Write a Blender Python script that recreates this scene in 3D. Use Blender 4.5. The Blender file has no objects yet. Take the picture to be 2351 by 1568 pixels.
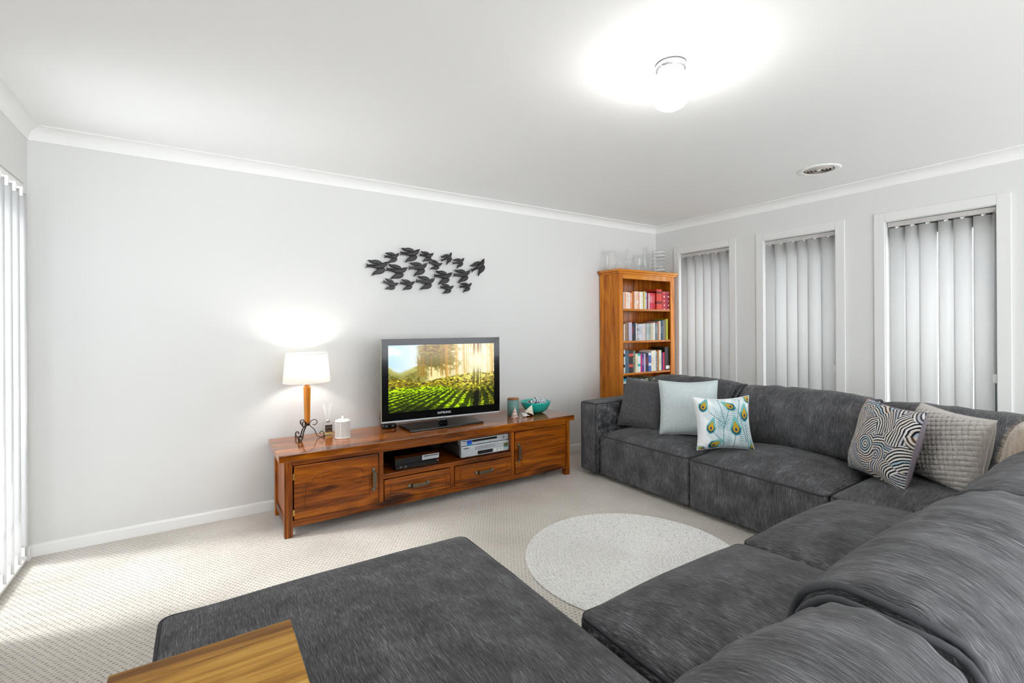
import bpy, bmesh, math, random
import numpy as np
from mathutils import Vector, Matrix, noise as mnoise

random.seed(7)
scene = bpy.context.scene
COL = scene.collection
PI = math.pi

# ------------------------------------------------------------------ room numbers (metres)
XL, XR, YW, CEIL, YB = -0.817, 4.469, 3.731, 2.425, -3.4  # YB: unseen rear end left open, its distance set for the light let in
CAM_H, FPX, YAW, ROLL, SHIFT = 1.28563, 1089.195, 0.57983, -0.00599, -35.536

# ------------------------------------------------------------------ camera
cam_d = bpy.data.cameras.new('camera')
cam_d.sensor_fit = 'HORIZONTAL'; cam_d.sensor_width = 36.0
cam_d.lens = 36.0 * FPX / 2351.0
cam_d.shift_y = SHIFT / 2351.0
cam_d.clip_start = 0.02
cam = bpy.data.objects.new('camera', cam_d); COL.objects.link(cam)
_f = Vector((math.sin(YAW), math.cos(YAW), 0)); _r = Vector((math.cos(YAW), -math.sin(YAW), 0)); _u = Vector((0, 0, 1))
_r2 = _r * math.cos(ROLL) + _u * math.sin(ROLL); _u2 = _u * math.cos(ROLL) - _r * math.sin(ROLL)
_m = Matrix((( _r2.x, _u2.x, -_f.x, 0.0), (_r2.y, _u2.y, -_f.y, 0.0), (_r2.z, _u2.z, -_f.z, CAM_H), (0, 0, 0, 1)))
cam.matrix_world = _m
scene.camera = cam

# ------------------------------------------------------------------ world, sun, exposure
world = bpy.data.worlds.new('world'); scene.world = world; world.use_nodes = True
wbg = world.node_tree.nodes['Background']
wbg.inputs['Color'].default_value = (0.91, 0.955, 1.0, 1)
wbg.inputs['Strength'].default_value = 4.9
sun_d = bpy.data.lights.new('sun', 'SUN'); sun_d.energy = 3.0; sun_d.angle = math.radians(10.0); sun_d.color = (1.0, 0.985, 0.965)
sun = bpy.data.objects.new('sun', sun_d); COL.objects.link(sun)
sun.rotation_euler = Vector((1.0, -0.28, -0.95)).to_track_quat('-Z', 'Y').to_euler()
sun.location = (-4, 4, 4)
scene.view_settings.view_transform = 'Standard'
scene.view_settings.look = 'None'
scene.view_settings.gamma = 1.0
scene.view_settings.use_curve_mapping = False
scene.view_settings.exposure = 0.36
scene.cycles.use_denoising = True
try:
    scene.cycles.denoiser = 'OPENIMAGEDENOISE'
except Exception:
    pass
scene.cycles.max_bounces = 9; scene.cycles.diffuse_bounces = 6; scene.cycles.glossy_bounces = 4
scene.cycles.transmission_bounces = 6; scene.cycles.transparent_max_bounces = 14
scene.cycles.sample_clamp_indirect = 6.0
scene.cycles.use_adaptive_sampling = True; scene.cycles.adaptive_threshold = 0.05; scene.cycles.adaptive_min_samples = 16
scene.cycles.caustics_reflective = False; scene.cycles.caustics_refractive = False

# ================================================================== helpers: materials
def srgb(r, g, b):
    def c(v):
        v = v / 255.0
        return v / 12.92 if v <= 0.04045 else ((v + 0.055) / 1.055) ** 2.4
    return (c(r), c(g), c(b), 1.0)

class M:
    """small node-graph helper"""
    def __init__(s, name):
        s.mat = bpy.data.materials.new(name); s.mat.use_nodes = True
        s.nt = s.mat.node_tree; s.n = s.nt.nodes
        s.b = s.n['Principled BSDF']; s.out = s.n['Material Output']
        s._tc = None
    def set(s, **k):
        names = dict(color='Base Color', rough='Roughness', metal='Metallic', spec='Specular IOR Level', trans='Transmission Weight',
                     ior='IOR', coat='Coat Weight', coatr='Coat Roughness', emit='Emission Color', estr='Emission Strength', sheen='Sheen Weight',
                     sheenr='Sheen Roughness', sheent='Sheen Tint', alpha='Alpha', normal='Normal')
        for a, v in k.items():
            i = s.b.inputs[names[a]]
            if hasattr(v, 'is_output'): s.nt.links.new(v, i)
            else: i.default_value = v
        return s
    def plug(s, i, v):
        if hasattr(v, 'is_output'): s.nt.links.new(v, i)
        elif v is not None: i.default_value = v
    def obj(s):
        if not s._tc: s._tc = s.n.new('ShaderNodeTexCoord')
        return s._tc.outputs['Object']
    def uv(s):
        if not s._tc: s._tc = s.n.new('ShaderNodeTexCoord')
        return s._tc.outputs['UV']
    def map(s, vec=None, scale=(1, 1, 1), rot=(0, 0, 0), loc=(0, 0, 0)):
        n = s.n.new('ShaderNodeMapping'); s.plug(n.inputs['Vector'], vec or s.obj())
        n.inputs['Scale'].default_value = scale; n.inputs['Rotation'].default_value = rot; n.inputs['Location'].default_value = loc
        return n.outputs[0]
    def noise(s, vec=None, scale=5, detail=4, rough=0.55, dist=0.0):
        n = s.n.new('ShaderNodeTexNoise'); s.plug(n.inputs['Vector'], vec or s.obj())
        n.inputs['Scale'].default_value = scale; n.inputs['Detail'].default_value = detail
        n.inputs['Roughness'].default_value = rough; n.inputs['Distortion'].default_value = dist
        return n.outputs['Fac']
    def vor(s, vec=None, scale=5, out='Distance', rnd=1.0):
        n = s.n.new('ShaderNodeTexVoronoi'); s.plug(n.inputs['Vector'], vec or s.obj())
        n.inputs['Scale'].default_value = scale; n.inputs['Randomness'].default_value = rnd
        return n.outputs[out]
    def ramp(s, fac, stops, interp='LINEAR'):
        n = s.n.new('ShaderNodeValToRGB'); s.plug(n.inputs['Fac'], fac); cr = n.color_ramp; cr.interpolation = interp
        while len(cr.elements) < len(stops): cr.elements.new(0.5)
        for e, (p, c) in zip(cr.elements, stops):
            e.position = p; e.color = c if len(c) == 4 else (*c, 1)
        return n.outputs['Color']
    def math(s, op, a, b=None, c=None, clamp=False):
        n = s.n.new('ShaderNodeMath'); n.operation = op; n.use_clamp = clamp
        for i, v in enumerate((a, b, c)):
            if v is not None: s.plug(n.inputs[i], v)
        return n.outputs[0]
    def sep(s, vec):
        n = s.n.new('ShaderNodeSeparateXYZ'); s.plug(n.inputs[0], vec); return n.outputs
    def comb(s, x, y, z):
        n = s.n.new('ShaderNodeCombineXYZ')
        for i, v in enumerate((x, y, z)): s.plug(n.inputs[i], v)
        return n.outputs[0]
    def vadd(s, a, b, op='ADD'):
        n = s.n.new('ShaderNodeVectorMath'); n.operation = op; s.plug(n.inputs[0], a); s.plug(n.inputs[1], b); return n.outputs[0]
    def mix(s, fac, a, b, mode='MIX'):
        n = s.n.new('ShaderNodeMixRGB'); n.blend_type = mode
        s.plug(n.inputs[0], fac); s.plug(n.inputs[1], a); s.plug(n.inputs[2], b); return n.outputs[0]
    def bump(s, h, strength=0.3, dist=0.01):
        n = s.n.new('ShaderNodeBump'); s.plug(n.inputs['Height'], h)
        n.inputs['Strength'].default_value = strength; n.inputs['Distance'].default_value = dist
        return n.outputs[0]
    def attr(s, name='Col'):
        n = s.n.new('ShaderNodeAttribute'); n.attribute_name = name; return n.outputs['Color']

def plain(name, col, rough=0.5, **k):
    m = M(name); n = m.noise(scale=30, detail=2)
    c2 = tuple(min(1, v * 1.06) for v in col[:3]) + (1,); c1 = tuple(v * 0.94 for v in col[:3]) + (1,)
    m.set(color=m.ramp(n, [(0.3, c1), (0.7, c2)]), rough=rough, **k)
    return m.mat

def paint(name, col, rough=0.6, bump=0.04):
    m = M(name); big = m.noise(scale=0.8, detail=1)
    c1 = tuple(v * 0.985 for v in col[:3]) + (1,)
    m.set(color=m.ramp(big, [(0.3, c1), (0.7, col)]), rough=rough, spec=0.3)
    return m.mat

def wood(name, dark, mid, light, axis='X', rough=0.3, coat=0.0, coatr=0.05, grain=9.0, knots=True, seed=0.0, bump=0.05, spec=0.3):
    m = M(name); o = m.vadd(m.obj(), (seed, seed * 0.7, seed * 1.3))
    k = 0.9
    sc = {'X': (k, grain, grain), 'Y': (grain, k, grain), 'Z': (grain, grain, k)}[axis]
    base = m.map(o, sc)
    n1 = m.noise(base, 1.0, 5, 0.6, 1.2)
    fine = m.noise(m.map(o, tuple(v * 9 for v in sc)), 1.0, 3, 0.6)
    fac = m.math('ADD', m.math('MULTIPLY', n1, 0.8), m.math('MULTIPLY', fine, 0.2))
    if knots:
        ks = {'X': (0.35, 1, 1), 'Y': (1, 0.35, 1), 'Z': (1, 1, 0.35)}[axis]
        wv = m.vadd(m.map(o, tuple(v * 3.4 for v in ks)), m.mix(1.0, (0, 0, 0, 1), m.math('MULTIPLY', n1, 0.35)))
        d = m.vor(wv, 1.0)
        ring = m.math('SINE', m.math('MULTIPLY', d, 30.0))
        near = m.math('SUBTRACT', 1.0, m.math('MULTIPLY', d, 2.4), clamp=True)
        fac = m.math('ADD', fac, m.math('MULTIPLY', m.math('MULTIPLY', ring, near), 0.14))
        kn = m.math('SUBTRACT', 1.0, m.math('MULTIPLY', d, 7.5), clamp=True)
        fac = m.math('SUBTRACT', fac, m.math('MULTIPLY', kn, 0.45))
    col = m.ramp(fac, [(0.22, tuple(v * 0.45 for v in dark[:3])), (0.36, dark), (0.5, mid), (0.68, light)])
    m.set(color=col, rough=rough, coat=coat, coatr=coatr, spec=spec, normal=m.bump(fac, bump, 0.002))
    return m.mat

def metal(name, col, rough=0.25):
    m = M(name); n = m.noise(scale=60, detail=3)
    m.set(color=col, metal=1.0, rough=m.math('ADD', rough - 0.05, m.math('MULTIPLY', n, 0.1))); return m.mat

def glass(name, tint=(1, 1, 1, 1), rough=0.0):
    m = M(name); m.set(color=tint, rough=rough, trans=1.0, ior=1.45); return m.mat

def pane_glass(name, tint=(0.95, 0.955, 0.955, 1), ior=1.45):
    m = M(name); n = m.n
    t = n.new('ShaderNodeBsdfTransparent'); t.inputs[0].default_value = tint
    g = n.new('ShaderNodeBsdfGlossy'); g.inputs['Roughness'].default_value = 0.02
    lw = n.new('ShaderNodeLayerWeight'); lw.inputs[0].default_value = 0.5; fr = n.new('ShaderNodeMath'); fr.operation = 'MULTIPLY_ADD'
    pw = n.new('ShaderNodeMath'); pw.operation = 'POWER'; m.nt.links.new(lw.outputs['Facing'], pw.inputs[0]); pw.inputs[1].default_value = 4.0
    m.nt.links.new(pw.outputs[0], fr.inputs[0]); fr.inputs[1].default_value = (ior - 1.0) * 1.2; fr.inputs[2].default_value = 0.03
    mx = n.new('ShaderNodeMixShader')
    m.nt.links.new(fr.outputs[0], mx.inputs[0]); m.nt.links.new(t.outputs[0], mx.inputs[1]); m.nt.links.new(g.outputs[0], mx.inputs[2])
    m.nt.links.new(mx.outputs[0], m.out.inputs[0]); return m.mat

def emitter(name, col, strength):
    m = M(name); m.set(color=(0.9, 0.9, 0.9, 1), emit=col, estr=strength); return m.mat

def sofa_fabric(name, across):
    """chenille: fine streaks, high frequency along `across` axis"""
    m = M(name); o = m.obj()
    hi, lo = 900.0, 28.0
    sc = (hi, lo, lo) if across == 'X' else (lo, hi, lo)
    warp = m.vadd(o, m.vadd(m.comb(m.noise(scale=3.0, detail=1), 0.5, 0.5), (0.02, 0.02, 0.02), 'MULTIPLY'))
    st = m.noise(m.map(warp, sc), 1.0, 3, 0.72)
    st2 = m.noise(m.map(warp, tuple(v * 0.38 for v in sc)), 1.0, 2, 0.7)
    blot = m.noise(scale=9, detail=2)
    f = m.math('ADD', m.math('ADD', m.math('MULTIPLY', st, 0.68), m.math('MULTIPLY', st2, 0.2)), m.math('MULTIPLY', blot, 0.2))
    col = m.ramp(f, [(0.38, srgb(36, 36, 38)), (0.50, srgb(71, 71, 73)), (0.60, srgb(100, 100, 103)), (0.72, srgb(162, 162, 167))])
    m.set(color=col, rough=0.92, spec=0.15, sheen=0.12, sheenr=0.4, normal=m.bump(f, 0.35, 0.003))
    return m.mat

def linen(name, c1, c2, scale=420):
    m = M(name); o = m.obj()
    a = m.noise(m.map(o, (scale, 40, 40)), 1, 2); b = m.noise(m.map(o, (40, scale, 40)), 1, 2)
    f = m.math('MULTIPLY', m.math('ADD', a, b), 0.5)
    m.set(color=m.ramp(f, [(0.35, c1), (0.65, c2)]), rough=0.9, spec=0.1, sheen=0.2, normal=m.bump(f, 0.2, 0.002)); return m.mat

def vcol(name, rough=0.85, emit=False, estr=1.0):
    m = M(name); c = m.attr('Col')
    if emit:
        m.set(color=(0.01, 0.01, 0.01, 1), rough=0.15, emit=c, estr=estr); m.mat.cycles.emission_sampling = 'NONE'
    else:
        n = m.noise(scale=500, detail=2); m.set(color=c, rough=rough, spec=0.15, normal=m.bump(n, 0.15, 0.001))
    return m.mat

# ================================================================== helpers: geometry
class MB:
    def __init__(s): s.v = []; s.f = []; s.sm = []
    def add(s, vs, fs, smooth=False):
        o = len(s.v); s.v += [tuple(p) for p in vs]
        for f in fs: s.f.append(tuple(i + o for i in f)); s.sm.append(smooth)
        return s
    def box(s, x0, x1, y0, y1, z0, z1):
        x0, x1 = min(x0, x1), max(x0, x1); y0, y1 = min(y0, y1), max(y0, y1); z0, z1 = min(z0, z1), max(z0, z1)
        return s.add([(x0, y0, z0), (x1, y0, z0), (x1, y1, z0), (x0, y1, z0), (x0, y0, z1), (x1, y0, z1), (x1, y1, z1), (x0, y1, z1)],
                     [(0, 3, 2, 1), (4, 5, 6, 7), (0, 1, 5, 4), (1, 2, 6, 5), (2, 3, 7, 6), (3, 0, 4, 7)])
    def lathe(s, prof, c=(0, 0, 0), n=32, smooth=True, m=None, cap=False):
        vs = []; fs = []; k = len(prof)
        for i in range(n):
            a = 2 * PI * i / n
            for r, z in prof:
                p = Vector((r * math.cos(a), r * math.sin(a), z))
                if m: p = m @ p
                vs.append((p.x + c[0], p.y + c[1], p.z + c[2]))
        for i in range(n):
            j = (i + 1) % n
            for t in range(k - 1): fs.append((i * k + t, j * k + t, j * k + t + 1, i * k + t + 1))
        if cap:
            fs.append(tuple(i * k for i in reversed(range(n)))); fs.append(tuple(i * k + k - 1 for i in range(n)))
        return s.add(vs, fs, smooth)
    def tube(s, path, r, n=8, closed=False, smooth=True, flat=None):
        P = [Vector(p) for p in path]; N = len(P); vs = []; fs = []
        prev = None
        for i in range(N):
            if closed: t = (P[(i + 1) % N] - P[i - 1])
            else: t = (P[min(i + 1, N - 1)] - P[max(i - 1, 0)])
            t.normalize()
            ref = Vector((0, 0, 1)) if abs(t.z) < 0.95 else Vector((1, 0, 0))
            a = t.cross(ref).normalized() if prev is None else (prev - t * prev.dot(t)).normalized()
            prev = a; b = t.cross(a)
            rr = r[i] if isinstance(r, (list, tuple)) else r
            for k in range(n):
                th = 2 * PI * k / n
                ra, rb = (rr, rr) if not flat else (rr * flat[0], rr * flat[1])
                p = P[i] + a * (ra * math.cos(th)) + b * (rb * math.sin(th)); vs.append(tuple(p))
        M_ = N if closed else N - 1
        for i in range(M_):
            j = (i + 1) % N
            for k in range(n):
                l = (k + 1) % n; fs.append((i * n + k, i * n + l, j * n + l, j * n + k))
        if not closed:
            fs.append(tuple(range(n))[::-1]); fs.append(tuple((N - 1) * n + k for k in range(n)))
        return s.add(vs, fs, smooth)
    def prism(s, poly, axis, a, b):
        """poly in 2D, extruded between a and b along axis ('x': (y,z), 'y': (x,z), 'z': (x,y))"""
        n = len(poly)
        def P(q, t): return {'x': (t, q[0], q[1]), 'y': (q[0], t, q[1]), 'z': (q[0], q[1], t)}[axis]
        vs = [P(q, a) for q in poly] + [P(q, b) for q in poly]
        fs = [tuple(range(n))[::-1], tuple(range(n, 2 * n))] + [(i, (i + 1) % n, n + (i + 1) % n, n + i) for i in range(n)]
        return s.add(vs, fs)
    def rbox(s, x0, x1, y0, y1, z0, z1, b=0.004):
        """bevelled box"""
        bm = bmesh.new(); bmesh.ops.create_cube(bm, size=1)
        for v in bm.verts: v.co = Vector(((x0 + x1) / 2 + v.co.x * (x1 - x0), (y0 + y1) / 2 + v.co.y * (y1 - y0), (z0 + z1) / 2 + v.co.z * (z1 - z0)))
        bmesh.ops.bevel(bm, geom=bm.edges[:], offset=b, segments=2, profile=0.6, affect='EDGES')
        s.frombm(bm); return s
    def frombm(s, bm, smooth=False):
        bm.verts.ensure_lookup_table(); bm.verts.index_update()
        s.add([tuple(v.co) for v in bm.verts], [tuple(v.index for v in f.verts) for f in bm.faces], smooth); bm.free(); return s
    def build(s, name, mat, parent=None, loc=None, rot=None, fixn=True):
        me = bpy.data.meshes.new(name); me.from_pydata(s.v, [], s.f); me.update()
        me.polygons.foreach_set('use_smooth', s.sm)
        if fixn:
            bm = bmesh.new(); bm.from_mesh(me); bmesh.ops.recalc_face_normals(bm, faces=bm.faces[:]); bm.to_mesh(me); bm.free()
        if mat: me.materials.append(mat)
        o = bpy.data.objects.new(name, me); COL.objects.link(o)
        if parent: o.parent = parent
        if loc: o.location = loc
        if rot: o.rotation_euler = rot
        return o

def tag(o, label=None, cat=None, group=None, kind=None):
    if label: o['label'] = label
    if cat: o['category'] = cat
    if group: o['group'] = group
    if kind: o['kind'] = kind
    return o
def thing(name, label, cat, loc=(0, 0, 0), rotz=0, group=None):
    o = bpy.data.objects.new(name, None); COL.objects.link(o); o.location = loc; o.rotation_euler = (0, 0, rotz); o.empty_display_size = 0.1
    return tag(o, label, cat, group)
def struct(o): o['kind'] = 'structure'; return o
def dup(o, parent=None, **k):
    c = o.copy(); COL.objects.link(c); c.parent = parent
    for a, v in k.items(): setattr(c, a, v)
    return c
def rect_loop(x0, x1, y0, y1, r, z, n=5):
    pts = []
    for cx, cy, a0 in ((x1 - r, y1 - r, 0), (x0 + r, y1 - r, PI / 2), (x0 + r, y0 + r, PI), (x1 - r, y0 + r, 1.5 * PI)):
        for i in range(n + 1):
            a = a0 + PI / 2 * i / n; pts.append((cx + r * math.cos(a), cy + r * math.sin(a), z))
    return pts
def dense(pts, step):
    out = []; N = len(pts)
    for i in range(N):
        a = Vector(pts[i]); b = Vector(pts[(i + 1) % N]); k = max(1, int((b - a).length / step))
        for j in range(k): out.append(tuple(a.lerp(b, j / k)))
    return out
def smooth_path(pts, k=4):
    P = [Vector(p) for p in pts]; out = []
    for i in range(len(P) - 1):
        p0 = P[max(i - 1, 0)]; p1 = P[i]; p2 = P[i + 1]; p3 = P[min(i + 2, len(P) - 1)]
        for j in range(k):
            t = j / k
            out.append(tuple(0.5 * ((2 * p1) + (p2 - p0) * t + (2 * p0 - 5 * p1 + 4 * p2 - p3) * t * t + (3 * p1 - p0 - 3 * p2 + p3) * t ** 3)))
    out.append(tuple(P[-1])); return out

def soft_block(x0, x1, y0, y1, z0, z1, r, n=20, fn=None, rz=None):
    """rounded upholstered block; fn(unit, pos) may move each point"""
    bm = bmesh.new(); bmesh.ops.create_cube(bm, size=2)
    bmesh.ops.subdivide_edges(bm, edges=bm.edges[:], cuts=n, use_grid_fill=True)
    h = Vector(((x1 - x0) / 2, (y1 - y0) / 2, (z1 - z0) / 2)); c = Vector(((x0 + x1) / 2, (y0 + y1) / 2, (z0 + z1) / 2))
    R = Vector((r, r, r)) if not isinstance(r, (tuple, list)) else Vector(r)
    for v in bm.verts:
        u = Vector([math.copysign(1 - (1 - abs(t)) ** 1.35, t) for t in v.co])
        p = Vector([u[i] * h[i] for i in range(3)])
        inn = Vector([max(-(h[i] - R[i]), min(h[i] - R[i], p[i])) for i in range(3)])
        d = Vector([(p[i] - inn[i]) / R[i] for i in range(3)])
        if d.length > 1e-6:
            d = d / d.length * min(1.0, max(abs(d.x), abs(d.y), abs(d.z)) * 1.0)
            p = inn + Vector([d[i] * R[i] for i in range(3)])
        if fn: p = fn(u, p)
        v.co = p + c
    mb = MB(); mb.frombm(bm, True); return mb

def text_mesh(name, txt, size, mat, parent, loc, rot, ext=0.0008):
    cu = bpy.data.curves.new(name, 'FONT'); cu.body = txt; cu.size = size; cu.extrude = ext; cu.align_x = 'CENTER'; cu.align_y = 'CENTER'
    tmp = bpy.data.objects.new(name + '_tmp', cu); COL.objects.link(tmp)
    dg = bpy.context.evaluated_depsgraph_get(); me = bpy.data.meshes.new_from_object(tmp.evaluated_get(dg)); me.name = name
    bpy.data.objects.remove(tmp); me.materials.clear(); me.materials.append(mat)
    o = bpy.data.objects.new(name, me); COL.objects.link(o); o.parent = parent; o.location = loc; o.rotation_euler = rot; return o

# numpy noise used to paint prints and the television picture
def vnoise(x, y, seed=0):
    xi = np.floor(x).astype(np.int64); yi = np.floor(y).astype(np.int64); xf = x - xi; yf = y - yi
    def h(a, b):
        t = (a * 374761393 + b * 668265263 + seed * 974634777) & 0xffffffff
        t = ((t ^ (t >> 13)) * 1274126177) & 0xffffffff; t = t ^ (t >> 16)
        return (t & 0xffff) / 65535.0
    u = xf * xf * (3 - 2 * xf); v = yf * yf * (3 - 2 * yf)
    return (h(xi, yi) * (1 - u) + h(xi + 1, yi) * u) * (1 - v) + (h(xi, yi + 1) * (1 - u) + h(xi + 1, yi + 1) * u) * v
def fbm(x, y, o=4, seed=0):
    s = 0; a = 0.5
    for i in range(o): s = s + a * vnoise(x * 2 ** i, y * 2 ** i, seed + i); a *= 0.5
    return s
def sstep(a, b, x):
    t = np.clip((x - a) / (b - a), 0, 1); return t * t * (3 - 2 * t)
def lerp(a, b, t): return a + (np.asarray(b, float) - a) * t[..., None]
def tolin(c):
    c = np.clip(c, 0, 1); return np.where(c <= 0.04045, c / 12.92, ((c + 0.055) / 1.055) ** 2.4)
def set_colors(me, cols):
    at = me.color_attributes.new('Col', 'FLOAT_COLOR', 'POINT')
    buf = np.ones((len(me.vertices), 4), np.float32); buf[:, :3] = tolin(cols); at.data.foreach_set('color', buf.ravel())

# ================================================================== materials
WALL = paint('wall_paint', srgb(222, 222, 220), 0.6)
CEILM = paint('ceiling_paint', srgb(246, 246, 245), 0.75)
TRIM = paint('trim_paint', srgb(240, 240, 238), 0.4, 0.01)
ARCH = paint('architrave_paint', srgb(227, 227, 225), 0.5, 0.01)

def carpet_mat():
    m = M('loop_carpet'); o = m.obj(); S = 1 / 0.0175
    wv_ = m.vadd(m.comb(m.noise(scale=70, detail=0), m.noise(m.map(o, (1, 1, 1), loc=(3, 1, 0)), 70, 0), 0.0), (0.007, 0.007, 0), 'MULTIPLY')
    xyz = m.sep(m.vadd(m.vadd(o, wv_), (S, S, S), 'MULTIPLY'))
    x, y = xyz[0], xyz[1]
    row = m.math('FLOOR', y)
    odd = m.math('MODULO', m.math('ABSOLUTE', row), 2.0)
    xs = m.math('ADD', m.math('MULTIPLY', x, 0.8), m.math('MULTIPLY', odd, 0.5))
    fx = m.math('SUBTRACT', m.math('FRACT', xs), 0.5); fy = m.math('SUBTRACT', m.math('FRACT', y), 0.5)
    # gap between loops: a small slanted hole in each cell
    hx = m.math('ADD', fx, m.math('MULTIPLY', fy, 0.35))
    d = m.math('SQRT', m.math('ADD', m.math('MULTIPLY', m.math('MULTIPLY', hx, hx), 3.4), m.math('MULTIPLY', m.math('MULTIPLY', fy, fy), 4.4)))
    hole = m.math('MULTIPLY', m.math('SUBTRACT', 1.0, m.math('MULTIPLY', d, 2.0), clamp=True), 1.5, clamp=True)
    rib = m.math('ABSOLUTE', fy)
    fuzz = m.noise(scale=420, detail=1)
    big = m.noise(scale=2.2, detail=1)
    hgt = m.math('SUBTRACT', m.math('ADD', m.math('MULTIPLY', fuzz, 0.4), m.math('MULTIPLY', rib, -0.4)), m.math('MULTIPLY', hole, 1.0))
    base = m.ramp(m.math('ADD', m.math('MULTIPLY', fuzz, 0.6), m.math('MULTIPLY', big, 0.4)), [(0.35, srgb(198, 190, 180)), (0.65, srgb(228, 222, 214))])
    col = m.mix(m.math('MULTIPLY', hole, 0.44), base, srgb(104, 94, 82))
    m.set(color=col, rough=0.95, spec=0.05, sheen=0.2, normal=m.bump(hgt, 0.9, 0.006)); return m.mat
CARPET = carpet_mat()

C_D, C_M, C_L = srgb(64, 27, 3), srgb(134, 66, 6), srgb(194, 110, 14)
CAB_X = wood('cabinet_wood_x', C_D, C_M, C_L, 'X', 0.34, 0.12, 0.08, grain=13, seed=1.3)
CAB_Z = wood('cabinet_wood_z', C_D, C_M, C_L, 'Z', 0.34, 0.12, 0.1, grain=13, seed=2.1)
CAB_Y = wood('cabinet_wood_y', C_D, C_M, C_L, 'Y', 0.34, 0.12, 0.1, grain=13, seed=3.7)
CAB_TOP = wood('cabinet_top_wood', srgb(86, 38, 4), srgb(148, 76, 7), srgb(194, 114, 18), 'X', 0.14, 0.35, 0.03, grain=7, seed=5.0, bump=0.02, spec=0.5)
CAB_IN = wood('cabinet_inner_wood', srgb(70, 30, 8), srgb(112, 54, 16), srgb(140, 72, 24), 'X', 0.4, 0.1, 0.2, seed=8.2)
P_D, P_M, P_L = srgb(146, 72, 5), srgb(198, 114, 16), srgb(226, 148, 42)
PINE_Z = wood('pine_z', P_D, P_M, P_L, 'Z', 0.34, 0.12, 0.12, grain=11, seed=4.2)
PINE_X = wood('pine_x', P_D, P_M, P_L, 'X', 0.3, 0.45, 0.1, grain=11, seed=6.6)
PINE_BACK = wood('pine_back', srgb(120, 56, 8), srgb(170, 92, 22), srgb(196, 116, 38), 'Z', 0.3, 0.4, 0.12, grain=11, seed=9.1)
MANGO = wood('mango_wood', srgb(120, 76, 20), srgb(180, 130, 46), srgb(210, 168, 80), 'X', 0.5, 0.0, 0.2, grain=16, seed=11.0, bump=0.12)
LAMPWOOD = wood('lamp_wood', srgb(158, 84, 12), srgb(204, 128, 34), srgb(226, 156, 60), 'Z', 0.35, 0.3, 0.1, grain=14, knots=False)
FAB_X = sofa_fabric('charcoal_chenille_x', 'X')
FAB_Y = sofa_fabric('charcoal_chenille_y', 'Y')
PIPE2 = plain('grey_piping', srgb(70, 71, 75), 0.9)
PIPE = plain('dark_piping', srgb(58, 58, 62), 0.9)
IRON = metal('wrought_iron', srgb(66, 58, 54), 0.4)
BRONZE = metal('antique_bronze', srgb(120, 108, 92), 0.38)
CHROME = metal('chrome', (0.85, 0.86, 0.88, 1), 0.06)
ALU = plain('dark_window_aluminium', srgb(66, 78, 84), 0.4)
BLACK = plain('black_gloss', srgb(14, 14, 16), 0.14, coat=0.15, spec=0.35)
BLACKM = plain('black_satin', srgb(24, 24, 26), 0.4)
SILVER = plain('silver_plastic', srgb(196, 202, 208), 0.3, metal=0.35)
SILVERD = plain('grey_metal_case', srgb(112, 108, 104), 0.4, metal=0.4)
WHITE = plain('white_ceramic', srgb(240, 240, 238), 0.3)
WHITEP = plain('white_plastic', srgb(238, 238, 235), 0.4)
CLEAR = pane_glass('clear_glass', (0.985, 0.99, 0.99, 1), 1.36)
PANE = pane_glass('window_pane')
def slat_mat():
    m = M('blind_fabric'); n = m.noise(m.map(m.obj(), (300, 300, 60)), 1, 2)
    tr = m.n.new('ShaderNodeBsdfTranslucent'); tr.inputs[0].default_value = srgb(226, 226, 226)
    m.set(color=m.ramp(n, [(0.3, srgb(212, 211, 210)), (0.7, srgb(222, 221, 220))]), rough=0.8, spec=0.2)
    mx = m.n.new('ShaderNodeMixShader'); mx.inputs[0].default_value = 0.42
    m.nt.links.new(m.b.outputs[0], mx.inputs[1]); m.nt.links.new(tr.outputs[0], mx.inputs[2]); m.nt.links.new(mx.outputs[0], m.out.inputs[0]); return m.mat
SLAT = slat_mat()

# ================================================================== the room
struct(MB().box(XL - 0.2, XR + 0.2, YB, YW + 0.15, -0.12, 0).build('floor', CARPET))
struct(MB().box(XL - 0.2, XR + 0.2, YB, YW + 0.15, CEIL, CEIL + 0.12).build('ceiling', CEILM))
struct(MB().box(XL - 0.2, XR + 0.2, YW, YW + 0.15, 0, CEIL).build('wall_back', WALL))
# wall with the three tall windows
WINS = [(2.803, 3.403), (1.845, 2.456), (0.879, 1.501)]
ZH, ZS = 2.08, 0.30
mb = MB(); T = 0.14
ys = [YW] + [v for a, b in WINS for v in (b, a)] + [YB]
for i in range(0, len(ys), 2): mb.box(XR, XR + T, ys[i + 1], ys[i], 0, CEIL)
for a, b in WINS: mb.box(XR, XR + T, a, b, ZH, CEIL); mb.box(XR, XR + T, a, b, 0, ZS)
struct(mb.build('wall_right', WALL))
# wall with the full-height window
LW0, LW1, LZ0, LZ1 = 2.80, 3.672, 0.03, 2.09
mb = MB(); mb.box(XL - T, XL, LW1, YW, 0, CEIL); mb.box(XL - T, XL, YB, LW0, 0, CEIL); mb.box(XL - T, XL, LW0, LW1, LZ1, CEIL); mb.box(XL - T, XL, LW0, LW1, 0, LZ0)
struct(mb.build('wall_left', WALL))
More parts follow.
